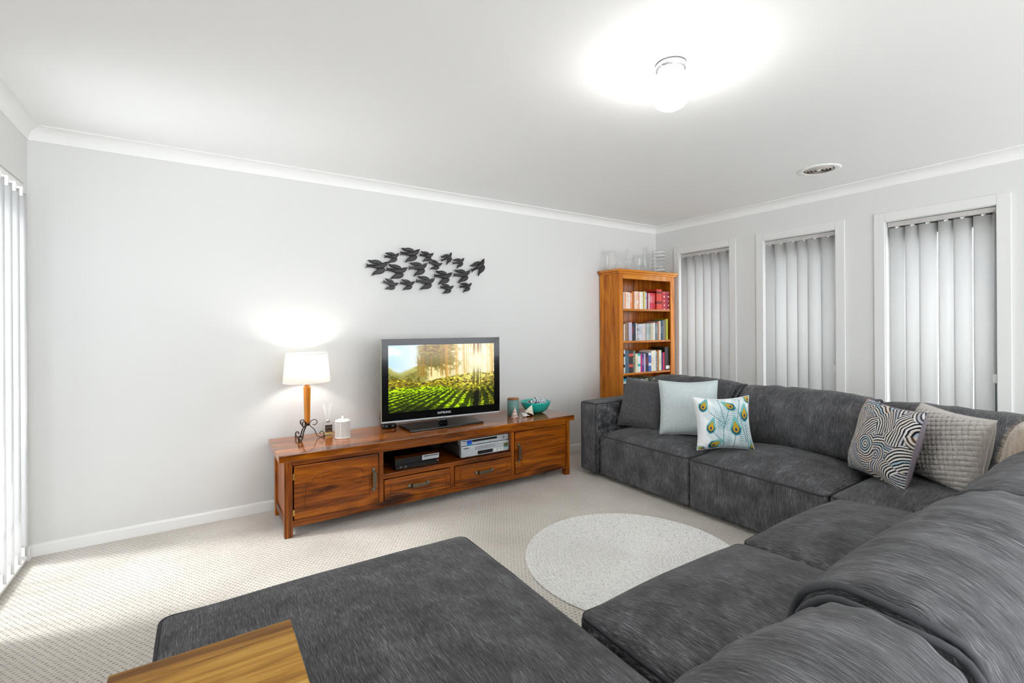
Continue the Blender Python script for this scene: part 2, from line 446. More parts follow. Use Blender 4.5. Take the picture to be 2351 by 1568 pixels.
# cove cornice and skirting
def cove(n=7, s=0.075):
    pts = [(0, 0), (0, -s), (0.006, -s)]
    for i in range(n + 1):
        a = PI / 2 * i / n; pts.append((0.006 + (s - 0.012) * (1 - math.cos(a)) , -s + 0.004 + (s - 0.012) * math.sin(a)))
    pts += [(s, -0.006), (s, 0)]
    return pts
cv = cove()
struct(MB().prism([(YW - a, CEIL + b) for a, b in cv], 'x', XL, XR).build('trim_1', TRIM))
struct(MB().prism([(XR - a, CEIL + b) for a, b in cv], 'y', YB, YW).build('trim_2', TRIM))
struct(MB().prism([(XL + a, CEIL + b) for a, b in cv], 'y', YB, YW).build('trim_3', TRIM))
bprof = [(0, 0), (0.013, 0), (0.013, 0.058), (0.010, 0.066), (0.004, 0.070), (0, 0.070)]
struct(MB().prism([(YW - a, b) for a, b in bprof], 'x', XL, XR).build('baseboard_back', TRIM))
struct(MB().prism([(XR - a, b) for a, b in bprof], 'y', YB, YW).build('baseboard_right', TRIM))
struct(MB().prism([(XL + a, b) for a, b in bprof], 'y', LW1, YW).build('baseboard_left', TRIM))

# windows on the right wall
for i, (a, b) in enumerate(WINS):
    w = struct(thing('window_%d' % (i + 1), None, None, (XR, (a + b) / 2, ZS))); h = ZH - ZS; hw = (b - a) / 2
    A = 0.07; P_ = 0.012
    MB().rbox(-P_, 0, hw, hw + A, -A, h + A, 0.003).build('architrave_side', ARCH, w)
    MB().rbox(-P_, 0, -hw - A, -hw, -A, h + A, 0.003).build('architrave_side', ARCH, w)
    MB().rbox(-P_, 0, -hw, hw, h, h + A, 0.003).build('architrave_head', ARCH, w)
    MB().rbox(-P_ - 0.012, 0.08, -hw - 0.0, hw, -0.03, 0, 0.004).build('sill', ARCH, w)
    m2 = MB(); m2.box(0.001, 0.10, hw - 0.004, hw, 0, h); m2.box(0.001, 0.10, -hw, -hw + 0.004, 0, h); m2.box(0.001, 0.10, -hw, hw, h - 0.004, h)
    m2.build('jamb_lining', ARCH, w)
    fr = MB(); fr.box(0.09, 0.125, hw - 0.045, hw - 0.005, 0, h); fr.box(0.09, 0.125, -hw + 0.005, -hw + 0.045, 0, h)
    fr.box(0.09, 0.125, -hw, hw, h - 0.115, h - 0.005); fr.box(0.09, 0.125, -hw, hw, 0, 0.05); fr.build('window_frame', ALU, w)
    MB().box(0.105, 0.111, -hw + 0.045, hw - 0.045, 0.05, h - 0.05).build('pane', PANE, w)
# tall window on the left wall
w = struct(thing('window_4', None, None, (XL, (LW0 + LW1) / 2, LZ0))); hw = (LW1 - LW0) / 2; h = LZ1 - LZ0
fr = MB(); fr.box(-0.13, -0.095, hw - 0.045, hw - 0.002, 0, h); fr.box(-0.13, -0.095, -hw + 0.002, -hw + 0.045, 0, h); fr.box(-0.13, -0.095, -hw, hw, h - 0.05, h); fr.box(-0.13, -0.095, -hw, hw, 0, 0.018)
fr.build('window_frame', ALU, w)
MB().box(-0.115, -0.109, -hw + 0.045, hw - 0.045, 0.018, h - 0.05).build('pane', PANE, w)
MB().rbox(-0.13, 0.012, -hw, hw, -0.012, 0.004, 0.003).build('sill', TRIM, w)

# ------------------------------------------------------------------ vertical blinds
def slat_mesh(width, z0, z1, sag, n=8):
    mb = MB(); vs = []; fs = []
    for k in range(n + 1):
        t = k / n - 0.5; y = width * t; x = sag * (1 - (2 * t) ** 2)
        vs += [(x, y, z0), (x, y, z1)]
    for k in range(n): fs.append((2 * k, 2 * k + 2, 2 * k + 3, 2 * k + 1))
    o = len(vs); vs += [(x + 0.0012, y, z) for x, y, z in vs]
    fs += [tuple(i + o for i in f[::-1]) for f in fs]
    for k in range(n): fs += [(2 * k, 2 * k + o, 2 * k + 2 + o, 2 * k + 2), (2 * k + 1, 2 * k + 3, 2 * k + 3 + o, 2 * k + 1 + o)]
    fs += [(0, 1, 1 + o, o), (2 * n, 2 * n + o, 2 * n + 1 + o, 2 * n + 1)]
    mb.add(vs, fs, True); return mb
blind_lab = ['vertical blind of pale grey slats in the tall window beside the bookcase, behind the sofa',
             'vertical blind of pale grey slats in the middle one of the three tall windows',
             'vertical blind with daylight gaps between its slats, in the tall window furthest from the bookcase']
slat_y = [[3.372, 3.268, 3.166, 3.065, 2.970, 2.872], [2.412, 2.308, 2.203, 2.108, 2.020, 1.912], [1.436, 1.343, 1.252, 1.149, 1.060, 0.953]]
slat_w = [[0.127] * 6, [0.127] * 6, [0.100, 0.088, 0.104, 0.090, 0.098, 0.104]]
ang = [[0.48, 0.48, 0.46, 0.46, 0.46, 0.40], [0.48, 0.48, 0.48, 0.44, 0.44, 0.36], [0.34, 0.40, 0.30, 0.40, 0.30, 0.30]]
for i, (a, b) in enumerate(WINS):
    t = thing('vertical_blind', blind_lab[i], 'blind', (XR + 0.045, (a + b) / 2, ZS + 0.04), 0, 'vertical blinds in the three tall windows')
    hw = (b - a) / 2; H = ZH - ZS - 0.04
    rail = MB(); rail.rbox(-0.022, 0.022, -hw + 0.008, hw - 0.008, H - 0.042, H - 0.006, 0.003)
    rail.box(-0.025, -0.021, -hw + 0.008, hw - 0.008, H - 0.030, H - 0.022).build('headrail', plain('headrail_%d' % i, srgb(196, 193, 190), 0.35, metal=0.2), t)
    for j, y in enumerate(slat_y[i]):
        yy = y - (a + b) / 2; top = H - 0.045 - (0.0 if i < 2 else 0.006)
        slat_mesh(slat_w[i][j], 0.0, top, -0.014).build('slat', SLAT, t, (0.002, yy, 0.0), (0, 0, ang[i][j]), fixn=False)
        hk = MB(); hk.rbox(-0.008, 0.008, -0.010, 0.010, top - 0.004, H - 0.040, 0.002); hk.prism([(-0.008, top + 0.004), (0.008, top + 0.004), (0.003, top - 0.007), (-0.003, top - 0.007)], 'x', -0.026, -0.018)
        hk.build('hanger', WHITEP, t, (0.002, yy, 0))
        wt = MB(); wt.rbox(-0.003, 0.003, -0.04, 0.04, -0.004, 0.03, 0.001); wt.build('bottom_weight', WHITEP, t, (0.002, yy, 0), (0, 0, ang[i][j]))
    ch = MB(); ch.tube([(-0.028, -hw + 0.012, H - 0.03), (-0.028, -hw + 0.012, 0.58)], 0.0016, 6); ch.tube([(-0.028, -hw + 0.020, H - 0.03), (-0.028, -hw + 0.020, 0.58)], 0.0016, 6)
    ch.build('bead_chain', WHITEP, t); MB().rbox(-0.036, -0.020, -hw + 0.004, -hw + 0.026, 0.54, 0.60, 0.004).build('chain_weight', WHITEP, t)
t = thing('vertical_blind', 'open vertical blind of pale slats in the floor-length window by the bare corner', 'blind', (XL - 0.03, (LW0 + LW1) / 2, 0.055))
yc = (LW0 + LW1) / 2
MB().rbox(-0.025, 0.025, LW0 - yc + 0.004, LW1 - yc - 0.004, 1.998, 2.033, 0.003).build('headrail', WHITEP, t)
for j in range(8):
    y = 3.60 - 0.113 * j - yc
    slat_mesh(0.115, 0.0, 1.965, 0.006).build('slat', SLAT, t, (0.0, y, 0), (0, 0, PI / 2 - 0.20), fixn=False)
    hk = MB(); hk.rbox(-0.03, 0.045, -0.004, 0.004, 1.95, 2.0, 0.002); hk.build('hanger', WHITEP, t, (0, y, 0), (0, 0, -0.20))
    MB().rbox(-0.045, 0.045, -0.003, 0.003, 0.002, 0.05, 0.001).build('bottom_weight', WHITEP, t, (0, y, 0), (0, 0, -0.20))

# ------------------------------------------------------------------ ceiling light and vent
LX, LY = 1.721, 1.35
t = thing('ceiling_light', 'round opal glass ceiling light with a chrome ring, switched on', 'ceiling light', (LX, LY, CEIL))
MB().lathe([(0.0, 0), (0.063, 0), (0.066, -0.012), (0.064, -0.026), (0.058, -0.032), (0.053, -0.030), (0.0, -0.030)], n=40).build('chrome_ring', CHROME, t)
MB().lathe([(0.052, -0.030), (0.058, -0.045), (0.070, -0.075), (0.080, -0.105), (0.082, -0.130), (0.076, -0.158), (0.060, -0.180), (0.035, -0.194), (0.0, -0.198)], n=40).build('glass_shade', emitter('lit_opal_glass', (1.0, 0.99, 0.97, 1), 30.0), t)
t = thing('ceiling_vent', 'round white ceiling vent with concentric rings', 'vent', (3.817, 1.684, CEIL))
MB().lathe([(0.096, 0.0), (0.14, 0.0), (0.14, -0.003), (0.128, -0.007), (0.104, -0.008), (0.096, -0.004), (0.096, 0.0)], n=48).build('frame', WHITEP, t)
MB().lathe([(0.0, -0.0008), (0.097, -0.0008)], n=40).build('duct_shade_disc', plain('duct_shade_paint', srgb(70, 62, 56), 0.9), t)  # flat dark disc: shade inside the duct put into the colour
for r in (0.078, 0.056, 0.034): MB().lathe([(r + 0.010, -0.001), (r + 0.011, -0.0015), (r + 0.001, -0.009), (r, -0.008), (r + 0.010, -0.001)], n=40).build('vent_ring', plain('vent_ring_%d' % int(r * 1000), srgb(206, 198, 190), 0.5), t)
MB().lathe([(0.0, -0.009), (0.012, -0.008), (0.015, -0.004), (0.014, -0.001), (0.0, -0.001)], n=28).build('center_cap', WHITEP, t)

# ================================================================== sofa
SZ = 0.03
sofa = thing('sectional_sofa', 'large charcoal chenille corner sofa with piped seats and a long chaise', 'sofa', (0, 0, 0))
def wr(p, s, a, seed): return a * mnoise.noise(Vector((p.x * s[0] + seed, p.y * s[1] + seed * 0.7, p.z * s[2])))
def seat(name, x0, x1, y0, y1, zt, dome, mat, n=26, seed=0.0, lab=None):
    def fn(u, p):
        if u.z > 0.0:
            k = max(0.0, (u.z - 0.0)) ** 3 * (1 - abs(u.x) ** 2.2) ** 0.7 * (1 - abs(u.y) ** 2.2) ** 0.7
            p = p + Vector((0, 0, dome * k + wr(p, (5, 5, 5), 0.006, seed) * k))
        # faces puff outwards a little
        p = p + Vector((0.008 * u.x * (1 - u.y ** 2) * (1 - u.z ** 2), 0.008 * u.y * (1 - u.x ** 2) * (1 - u.z ** 2), 0))
        return p
    o = soft_block(x0, x1, y0, y1, SZ, zt, 0.022, n, fn).build(name, mat, sofa)
    pts = dense(rect_loop(x0 + 0.004, x1 - 0.004, y0 + 0.004, y1 - 0.004, 0.03, zt - 0.008), 0.06)
    pts = [(x + 0.003 * mnoise.noise(Vector((x * 9, y * 9, seed))), y + 0.003 * mnoise.noise(Vector((y * 9, x * 9, seed + 3))), z + 0.004 * mnoise.noise(Vector((x * 6, y * 6, seed + 9)))) for x, y, z in pts]
    MB().tube(pts, 0.0065, 8, True).build('piping', PIPE, o)
    return o
# run along the windows
seat('seat_module', 2.800, 3.62, 2.078, 2.945, 0.368, 0.088, FAB_Y, seed=1.0)
seat('seat_module', 2.800, 3.62, 1.208, 2.068, 0.366, 0.094, FAB_Y, seed=2.0)
seat('seat_module', 2.805, 3.62, 0.40, 1.196, 0.368, 0.088, FAB_Y, seed=3.0)
# run facing the television
seat('seat_module', 1.905, 2.790, 0.40, 1.150, 0.372, 0.105, FAB_X, 30, seed=4.0)
seat('seat_module', 1.000, 1.893, 0.40, 1.150, 0.372, 0.105, FAB_X, 34, seed=5.0)
seat('chaise_module', -0.115, 0.957, 0.40, 1.858, 0.376, 0.092, FAB_X, 46, seed=6.0)
# arm
o = soft_block(2.770, 3.80, 2.955, 3.140, 0.035, 0.632, 0.020, 16, lambda u, p: p + Vector((0, 0, 0.008 * (1 - u.x ** 4) * (1 - u.y ** 4) if u.z > 0.5 else 0))).build('armrest', FAB_Y, sofa)
pp = [(2.775, 3.134, 0.06), (2.775, 3.134, 0.62)]
ar = MB(); ar.tube(dense(rect_loop(2.774, 3.796, 2.959, 3.136, 0.02, 0.622), 0.1), 0.0055, 8, True); ar.tube([(2.775, 2.960, 0.05), (2.775, 2.960, 0.62)], 0.0055, 8); ar.tube([(2.775, 3.135, 0.05), (2.775, 3.135, 0.62)], 0.0055, 8)
ar.build('piping', PIPE, o)
# back frames
soft_block(3.60, 3.80, 0.0, 2.955, 0.035, 0.62, 0.03, 14).build('back_frame', FAB_Y, sofa)
soft_block(-0.115, 3.60, 0.0, 0.20, 0.035, 0.62, 0.03, 14).build('back_frame', FAB_X, sofa)
# loose looking back cushions, one above each seat
def back_cushion(ax, a0, a1, d0, d1, z0, z1, mat, n, seed, folds, lean, bulge=0.035):
    """ax 'x': long axis along x, depth d along y;  ax 'y': long axis along y, depth along x"""
    X = (a0, a1, d0, d1) if ax == 'x' else (d0, d1, a0, a1)
    def fn(u, p):
        L, Dp = (u.x, u.y) if ax == 'x' else (u.y, u.x)
        e = (1 - abs(L) ** 3)
        s = 1.0 + 0.11 * e - 0.05 * abs(L) ** 6
        q = Vector(p)
        if ax == 'x': q.y *= s
        else: q.x *= s
        q.z *= (1.0 + 0.07 * e - 0.03 * abs(L) ** 6) if u.z > 0 else 1.0
        f = folds * mnoise.noise(Vector(((p.x if ax == 'x' else p.y) * 17 + seed, (p.y if ax == 'x' else p.x) * 2.2, p.z * 1.6 + seed)))
        f += 0.6 * folds * mnoise.noise(Vector(((p.x if ax == 'x' else p.y) * 7 - seed, (p.y if ax == 'x' else p.x) * 5, p.z * 5)))
        nrm = Vector((0, Dp, u.z)) if ax == 'x' else Vector((Dp, 0, u.z))
        if nrm.length > 0: q += nrm.normalized() * f * e
        # seam gathers at the ends
        g = abs(L) ** 10
        q += (nrm.normalized() if nrm.length > 0 else nrm) * (0.005 * g * math.sin(15 * (Dp + 1.3 * u.z) + seed))
        sh = lean * (u.z + 1) / 2
        if ax == 'x': q.y -= sh
        else: q.x += sh
        return q
    o = soft_block(X[0], X[1], X[2], X[3], z0, z1, (0.036, 0.155, 0.17) if ax == 'x' else (0.155, 0.036, 0.17), n, fn).build('back_cushion', mat, sofa)
    # piped seam round each end
    hd, hz = (d1 - d0) / 2, (z1 - z0) / 2; cd, cz = (d0 + d1) / 2, (z0 + z1) / 2
    for sgn, al in ((-1, a0 + 0.012), (1, a1 - 0.012)):
        pts = []
        for k in range(44):
            th = 2 * PI * k / 44; c, s_ = math.cos(th), math.sin(th)
            dd = math.copysign(abs(c) ** 0.62, c) * (hd - 0.006); zz = math.copysign(abs(s_) ** 0.62, s_) * (hz - 0.008); zz = zz * 0.97 if zz > 0 else zz; dd *= 0.96
            w_ = 0.006 * math.sin(7 * th + seed) ; shf = lean * (zz / hz + 1) / 2
            pts.append((al + w_, cd + dd - shf, cz + zz) if ax == 'x' else (cd + dd + shf, al + w_, cz + zz))
        MB().tube(pts, 0.0075, 8, True).build('piping', PIPE2, o)
    return o
back_cushion('y', 2.085, 2.900, 3.300, 3.62, 0.40, 0.835, FAB_Y, 30, 1.0, 0.010, 0.03)
back_cushion('y', 1.212, 2.066, 3.300, 3.62, 0.40, 0.825, FAB_Y, 30, 2.0, 0.010, 0.03)
back_cushion('y', 0.42, 1.200, 3.300, 3.62, 0.40, 0.810, FAB_Y, 30, 3.0, 0.010, 0.03)
back_cushion('x', 1.900, 2.86, 0.190, 0.52, 0.40, 0.815, FAB_X, 40, 4.0, 0.012, 0.02)
back_cushion('x', 0.966, 1.890, 0.190, 0.52, 0.40, 0.820, FAB_X, 56, 5.0, 0.012, 0.02)
back_cushion('x', -0.02, 0.962, 0.180, 0.50, 0.40, 0.810, FAB_X, 56, 6.0, 0.010, 0.02)

# ================================================================== throw cushions
def pillow(name, label, TL, TR, BL, BR, thick, mat, n=40, group=None, colors=None, height=None, droop=0.06, pinch=0.07, piping=None):
    TL, TR, BL, BR = map(Vector, (TL, TR, BL, BR)); c = (TL + TR + BL + BR) / 4
    ux = ((TR - TL) + (BR - BL)) / 2; vy = ((TL - BL) + (TR - BR)) / 2
    W, H = ux.length, vy.length; ex = ux.normalized(); ez = ex.cross(vy).normalized(); ey = ez.cross(ex)
    t = thing(name, label, 'cushion', (c.x, c.y, BL.z), 0, group)
    vs = []; N = n + 1; base = Vector((c.x, c.y, BL.z)); fr = []
    for side in (1, -1):
        for j in range(N):
            for i in range(N):
                u = 2 * i / n - 1; v = 2 * j / n - 1
                x = W / 2 * u * (1 - pinch * (1 - v * v) * abs(u) ** 2); y = H / 2 * v * (1 - pinch * (1 - u * u) * abs(v) ** 2)
                k = max(0.0, (1 - u ** 4) * (1 - v ** 4)) ** 0.55
                z = thick / 2 * k * (1 + 0.10 * mnoise.noise(Vector((u * 2.3 + W * 20, v * 2.3, side))))
                if height is not None and side == 1: z += height(u, v) * min(1.0, k * 1.8)
                p = c + ex * x + ey * y + ez * (z * side)
                p.z -= droop * 0.2 * (1 - abs(u)) * max(0, v) ** 4 * H
                vs.append(tuple(p - base)); fr.append((u, v, side))
    fs = []
    for s_ in (0, 1):
        o = s_ * N * N
        for j in range(n):
            for i in range(n):
                q = (o + j * N + i, o + j * N + i + 1, o + (j + 1) * N + i + 1, o + (j + 1) * N + i)
                fs.append(q if s_ == 0 else q[::-1])
    mb = MB(); mb.add(vs, fs, True)
    ob = mb.build('cover', mat, t, fixn=False)
    if colors is not None:
        A = np.array(fr); set_colors(ob.data, colors(A[:, 0], A[:, 1], A[:, 2]))
    # seam cord round the edge
    pts = [Vector(vs[j * N + i]) for (i, j) in [(i, 0) for i in range(n)] + [(n, j) for j in range(n)] + [(n - i, n) for i in range(n)] + [(0, n - j) for j in range(n)]]
    MB().tube([tuple(p) for p in pts], 0.0035, 6, True).build('seam', piping or mat, t)
    return t
CG = 'scatter cushions on the corner sofa'
CHAR = linen('charcoal_linen', srgb(66, 65, 68), srgb(96, 94, 97))
BLUE = linen('pale_blue_linen', srgb(186, 197, 199), srgb(208, 217, 218))
pillow('throw_cushion', 'plain charcoal linen cushion in the sofa corner against the armrest', (3.13, 2.925, 0.842), (3.20, 2.55, 0.815), (2.985, 2.93, 0.425), (3.07, 2.50, 0.428), 0.15, CHAR, 30)
pillow('throw_cushion', 'plain pale blue cushion between the charcoal and the peacock feather cushion', (3.07, 2.505, 0.835), (3.31, 2.12, 0.868), (2.965, 2.49, 0.442), (3.20, 2.15, 0.440), 0.15, BLUE, 30)
def eye_cols(u, v, s):
    x = (u + 1) / 2; y = (1 - v) / 2
    col = np.ones((len(u), 3)) * np.array((0.93, 0.94, 0.95)) + (fbm(x * 30, y * 30, 3, 4)[:, None] - 0.5) * 0.03
    # feather shafts with curved barbs: (x0,y0) tip-side -> (x1,y1) foot
    shafts = [((0.22, 0.28), (0.50, 0.52)), ((0.42, 0.02), (0.50, 0.52)), ((0.60, 0.22), (0.47, 0.60)), ((0.47, 0.55), (0.44, 0.98)), ((0.28, 0.66), (0.48, 0.90)),
              ((0.66, 0.72), (0.62, 1.0)), ((0.86, 0.52), (0.90, 1.0)), ((0.80, 0.05), (0.72, 0.45)), ((0.75, 0.25), (0.86, 0.85))]
    for (ax, ay), (bx, by) in shafts:
        dx, dy = bx - ax, by - ay; L = math.hypot(dx, dy); dx /= L; dy /= L
        sx = (x - ax) * dx + (y - ay) * dy; l = -(x - ax) * dy + (y - ay) * dx; al = np.abs(l)
        inside = sstep(-0.10, 0.0, sx) * (1 - sstep(L, L + 0.05, sx)) * (1 - sstep(0.10, 0.16, al))
        barb = np.sin(2 * PI * ((sx + al * 0.9 - al * al * 3) * 26 + fbm(x * 8, y * 8, 2, 9) * 0.7))
        ln = sstep(0.58, 0.90, barb) * inside * 0.75
        col = lerp(col, (0.36, 0.52, 0.55), ln)
        col = lerp(col, (0.42, 0.68, 0.68), sstep(0.0, 0.9, -barb) * inside * 0.16)
        col = lerp(col, (0.20, 0.42, 0.44), (1 - sstep(0.003, 0.008, al)) * (sx > 0) * (sx < L) * 0.8)
    for ex_, ey_, r, th in [(0.15, 0.17, 0.135, -0.5), (0.60, 0.17, 0.13, 0.9), (0.25, 0.56, 0.14, -0.35), (0.68, 0.58, 0.16, 0.05), (0.87, 0.33, 0.15, -0.05), (0.30, 0.90, 0.14, -1.0), (0.95, 0.04, 0.11, 0.5), (0.97, 0.95, 0.1, 0.2), (0.06, 0.98, 0.09, 1)]:
        dx = (x - ex_); dy = (y - ey_); c_, s_ = math.cos(th), math.sin(th)
        a = (dx * c_ - dy * s_) / r; b = (dx * s_ + dy * c_) / r      # b>0 is the rounded end
        wv = (fbm(x * 40, y * 40, 2, 3) - 0.5) * 0.25
        def drop(sc, off): 
            bb = (b - off) / sc; aa = a / sc
            tap = np.where(bb < 0, 1.0 + 0.9 * (-bb), 1.0); return np.sqrt((aa * tap * 1.45) ** 2 + (np.where(bb < 0, bb * 0.72, bb)) ** 2) + wv
        col = lerp(col, (0.44, 0.70, 0.69), 1 - sstep(0.75, 1.05, drop(1.0, 0)))
        col = lerp(col, (0.10, 0.33, 0.42), (1 - sstep(0.65, 0.98, drop(0.9, 0.12))) * sstep(-0.3, 0.5, b + np.abs(a) * 0.6))
        col = lerp(col, (0.74, 0.59, 0.14), 1 - sstep(0.80, 1.0, drop(0.58, 0.05)))
        col = lerp(col, (0.80, 0.66, 0.30), (1 - sstep(0.5, 0.9, drop(0.40, 0.10))) * 0.5)
        col = lerp(col, (0.10, 0.17, 0.40), 1 - sstep(0.75, 1.05, drop(0.20, 0.22)))
    back = s < 0
    col[back] = col[back] * 0.97
    return col
pillow('throw_cushion', 'white cushion printed with teal and gold peacock feathers', (2.885, 2.085, 0.775), (3.14, 1.815, 0.805), (2.835, 2.035, 0.432), (3.09, 1.790, 0.438), 0.15, vcol('peacock_print'), 150, colors=eye_cols, pinch=0.10, piping=linen('peacock_seam', srgb(214, 216, 216), srgb(236, 238, 238)))
def marble_cols(u, v, s):
    x = (u + 1) / 2; y = (1 - v) / 2
    rs = np.random.RandomState(5); C = rs.rand(26, 2) * 1.2 - 0.1; A = rs.rand(26) * PI * 2; K = rs.rand(26)
    X = x + 0.06 * (fbm(x * 5, y * 5, 3, 1) - 0.5); Y = y + 0.06 * (fbm(x * 5 + 9, y * 5, 3, 2) - 0.5)
    d = np.stack([(X - c[0]) ** 2 + (Y - c[1]) ** 2 for c in C]); i = d.argmin(0)
    cx = X - C[i, 0]; cy = Y - C[i, 1]; a = A[i]
    lin = (cx * np.cos(a) + cy * np.sin(a)); rad = np.sqrt((cx + 0.08 * np.cos(a)) ** 2 + (cy + 0.08 * np.sin(a)) ** 2)
    f = np.where(K[i] > 0.66, rad, lin + 1.6 * (cy * np.cos(a) - cx * np.sin(a)) ** 2) + 0.05 * fbm(X * 4, Y * 4, 3, 8)
    ph = f * 31 + K[i] * 7
    st = np.abs((ph % 1.0) - 0.5) * 2
    col = lerp(np.ones((len(u), 3)) * np.array((0.90, 0.89, 0.88)), (0.07, 0.07, 0.10), sstep(0.50, 0.62, st))
    hue = vnoise(np.floor(ph) * 1.7, K[i] * 50, 3)
    col = lerp(col, (0.42, 0.30, 0.24), sstep(0.74, 0.86, hue) * sstep(0.35, 0.6, st) * 0.8)
    col = lerp(col, (0.62, 0.72, 0.78), (1 - sstep(0.14, 0.28, hue)) * (1 - sstep(0.5, 0.7, st)) * 0.9)
    col = lerp(col, (0.84, 0.78, 0.72), sstep(0.55, 0.65, hue) * (1 - sstep(0.5, 0.7, st)) * 0.5)
    col = lerp(col, (0.55, 0.56, 0.62), sstep(0.30, 0.36, hue) * (1 - sstep(0.40, 0.46, hue)) * 0.5)
    col[s < 0] = np.array((0.60, 0.56, 0.60))
    return col
pillow('throw_cushion', 'cushion printed with swirling black and cream marbled stripes', (3.32, 1.165, 0.835), (3.06, 0.835, 0.820), (3.29, 1.335, 0.432), (3.045, 0.965, 0.425), 0.15, vcol('marbled_print'), 220, colors=marble_cols, pinch=0.06, piping=plain('mauve_seam', srgb(140, 132, 140), 0.9))
def weave_h(u, v):
    a = (u * 0.95 + v * 0.31) * 8.0; b = (v * 0.95 - u * 0.31) * 8.0
    i, j = math.floor(a), math.floor(b); fa, fb = a - i - 0.5, b - j - 0.5
    prof = lambda f: max(0.0, 1 - (abs(f) * 2.12) ** 2.6) ** 0.5
    zh = 0.5 * math.cos(PI * (a - 0.5 + j)) + 0.9 * prof(fb); zv = 0.5 * math.cos(PI * (b - 0.5 + i + 1)) + 0.9 * prof(fa)
    return 0.0105 * max(zh, zv)
GREYV = linen('taupe_velvet', srgb(170, 165, 160), srgb(200, 195, 190), 200)
pillow('throw_cushion', 'taupe cushion of plaited basket weave strips', (3.40, 0.965, 0.842), (3.17, 0.612, 0.810), (3.38, 1.055, 0.440), (3.14, 0.700, 0.432), 0.15, GREYV, 230, height=weave_h, pinch=0.05)
def fur_mat():
    m = M('beige_faux_fur'); n = m.noise(m.map(m.obj(), (40, 40, 8)), 1, 4, 0.7)
    m.set(color=m.ramp(n, [(0.35, srgb(160, 142, 124)), (0.65, srgb(206, 192, 176))]), rough=0.95, sheen=0.6, normal=m.bump(n, 0.5, 0.01)); return m.mat
FUR = fur_mat()
fp = pillow('throw_cushion', 'fluffy beige faux fur cushion tucked in the sofa angle', (3.235, 0.50, 0.855), (2.88, 0.455, 0.865), (3.225, 0.575, 0.44), (2.87, 0.535, 0.435), 0.15, FUR, 24)
rnd = random.Random(3); cov = [o for o in fp.children if o.name.startswith('cover')][0].data; mb = MB()
for k in range(2600):
    p = cov.polygons[rnd.randrange(len(cov.polygons))]; c0 = Vector(p.center) ; nn = Vector(p.normal)
    d = (nn + Vector((rnd.uniform(-.8, .8), rnd.uniform(-.8, .8), rnd.uniform(-1.0, .3)))).normalized() * rnd.uniform(0.012, 0.024)
    c0 = c0 + Vector((rnd.uniform(-.008, .008), rnd.uniform(-.008, .008), rnd.uniform(-.008, .008))); s_ = nn.cross(d); s_ = s_.normalized() * 0.0009 if s_.length > 0 else Vector((0.001, 0, 0))
    mb.add([tuple(c0 - s_), tuple(c0 + s_), tuple(c0 + d)], [(0, 1, 2)])
tag(mb.build('fur', FUR, fp, fixn=False), kind='stuff')

# ================================================================== rug
def rug_mat():
    m = M('braided_wool'); o = m.obj(); xyz = m.sep(o)
    r = m.math('SQRT', m.math('ADD', m.math('MULTIPLY', xyz[0], xyz[0]), m.math('MULTIPLY', xyz[1], xyz[1])))
    an = m.math('ARCTAN2', xyz[1], xyz[0])
    pol = m.comb(m.math('MULTIPLY', r, 90), m.math('MULTIPLY', m.math('MULTIPLY', an, r), 130), 0)
    sp = m.noise(pol, 1.0, 2, 0.8); sp2 = m.noise(scale=170, detail=2)
    f = m.math('ADD', m.math('MULTIPLY', sp, 0.6), m.math('MULTIPLY', sp2, 0.4))
    tw = m.math('SINE', m.math('ADD', m.math('MULTIPLY', m.math('MULTIPLY', an, r), 420), m.math('MULTIPLY', r, 300)))
    col = m.ramp(f, [(0.34, srgb(120, 120, 118)), (0.41, srgb(210, 209, 206)), (0.50, srgb(240, 239, 236)), (0.7, srgb(250, 249, 247))])
    m.set(color=col, rough=0.95, spec=0.05, normal=m.bump(m.math('ADD', f, m.math('MULTIPLY', tw, 0.25)), 0.5, 0.004)); return m.mat
prof = [(0.0, 0.010)]; R0 = 0.598; rings = 30
for k in range(rings):
    for q in range(1, 5):
        rr = R0 * (k + q / 4) / rings; prof.append((rr, 0.006 + 0.006 * math.sin(PI * q / 4) ** 0.6))
prof += [(R0 + 0.003, 0.003), (R0, 0.0), (0.0, 0.0)]
tag(MB().lathe(prof, n=120).build('round_rug', rug_mat(), None, (1.996, 1.831, 0.001)), 'round pale grey flecked braided rug on the carpet', 'rug')

# ================================================================== side table over the chaise
t = thing('side_table', 'small honey coloured wooden table reaching over the chaise', 'side table', (0.0, 0.95, 0))
MB().rbox(-0.157, 0.172, -0.255, 0.270, 0.572, 0.602, 0.004).build('tabletop', MANGO, t)
for yy in (-0.225, 0.215):
    MB().box(-0.150, -0.128, yy, yy + 0.022, 0.012, 0.572).build('leg', BLACKM, t)
    MB().box(-0.150, 0.140, yy, yy + 0.022, 0.0, 0.014).build('foot_bar', BLACKM, t)
MB().box(-0.150, -0.128, -0.225, 0.237, 0.550, 0.572).build('top_bar', BLACKM, t)

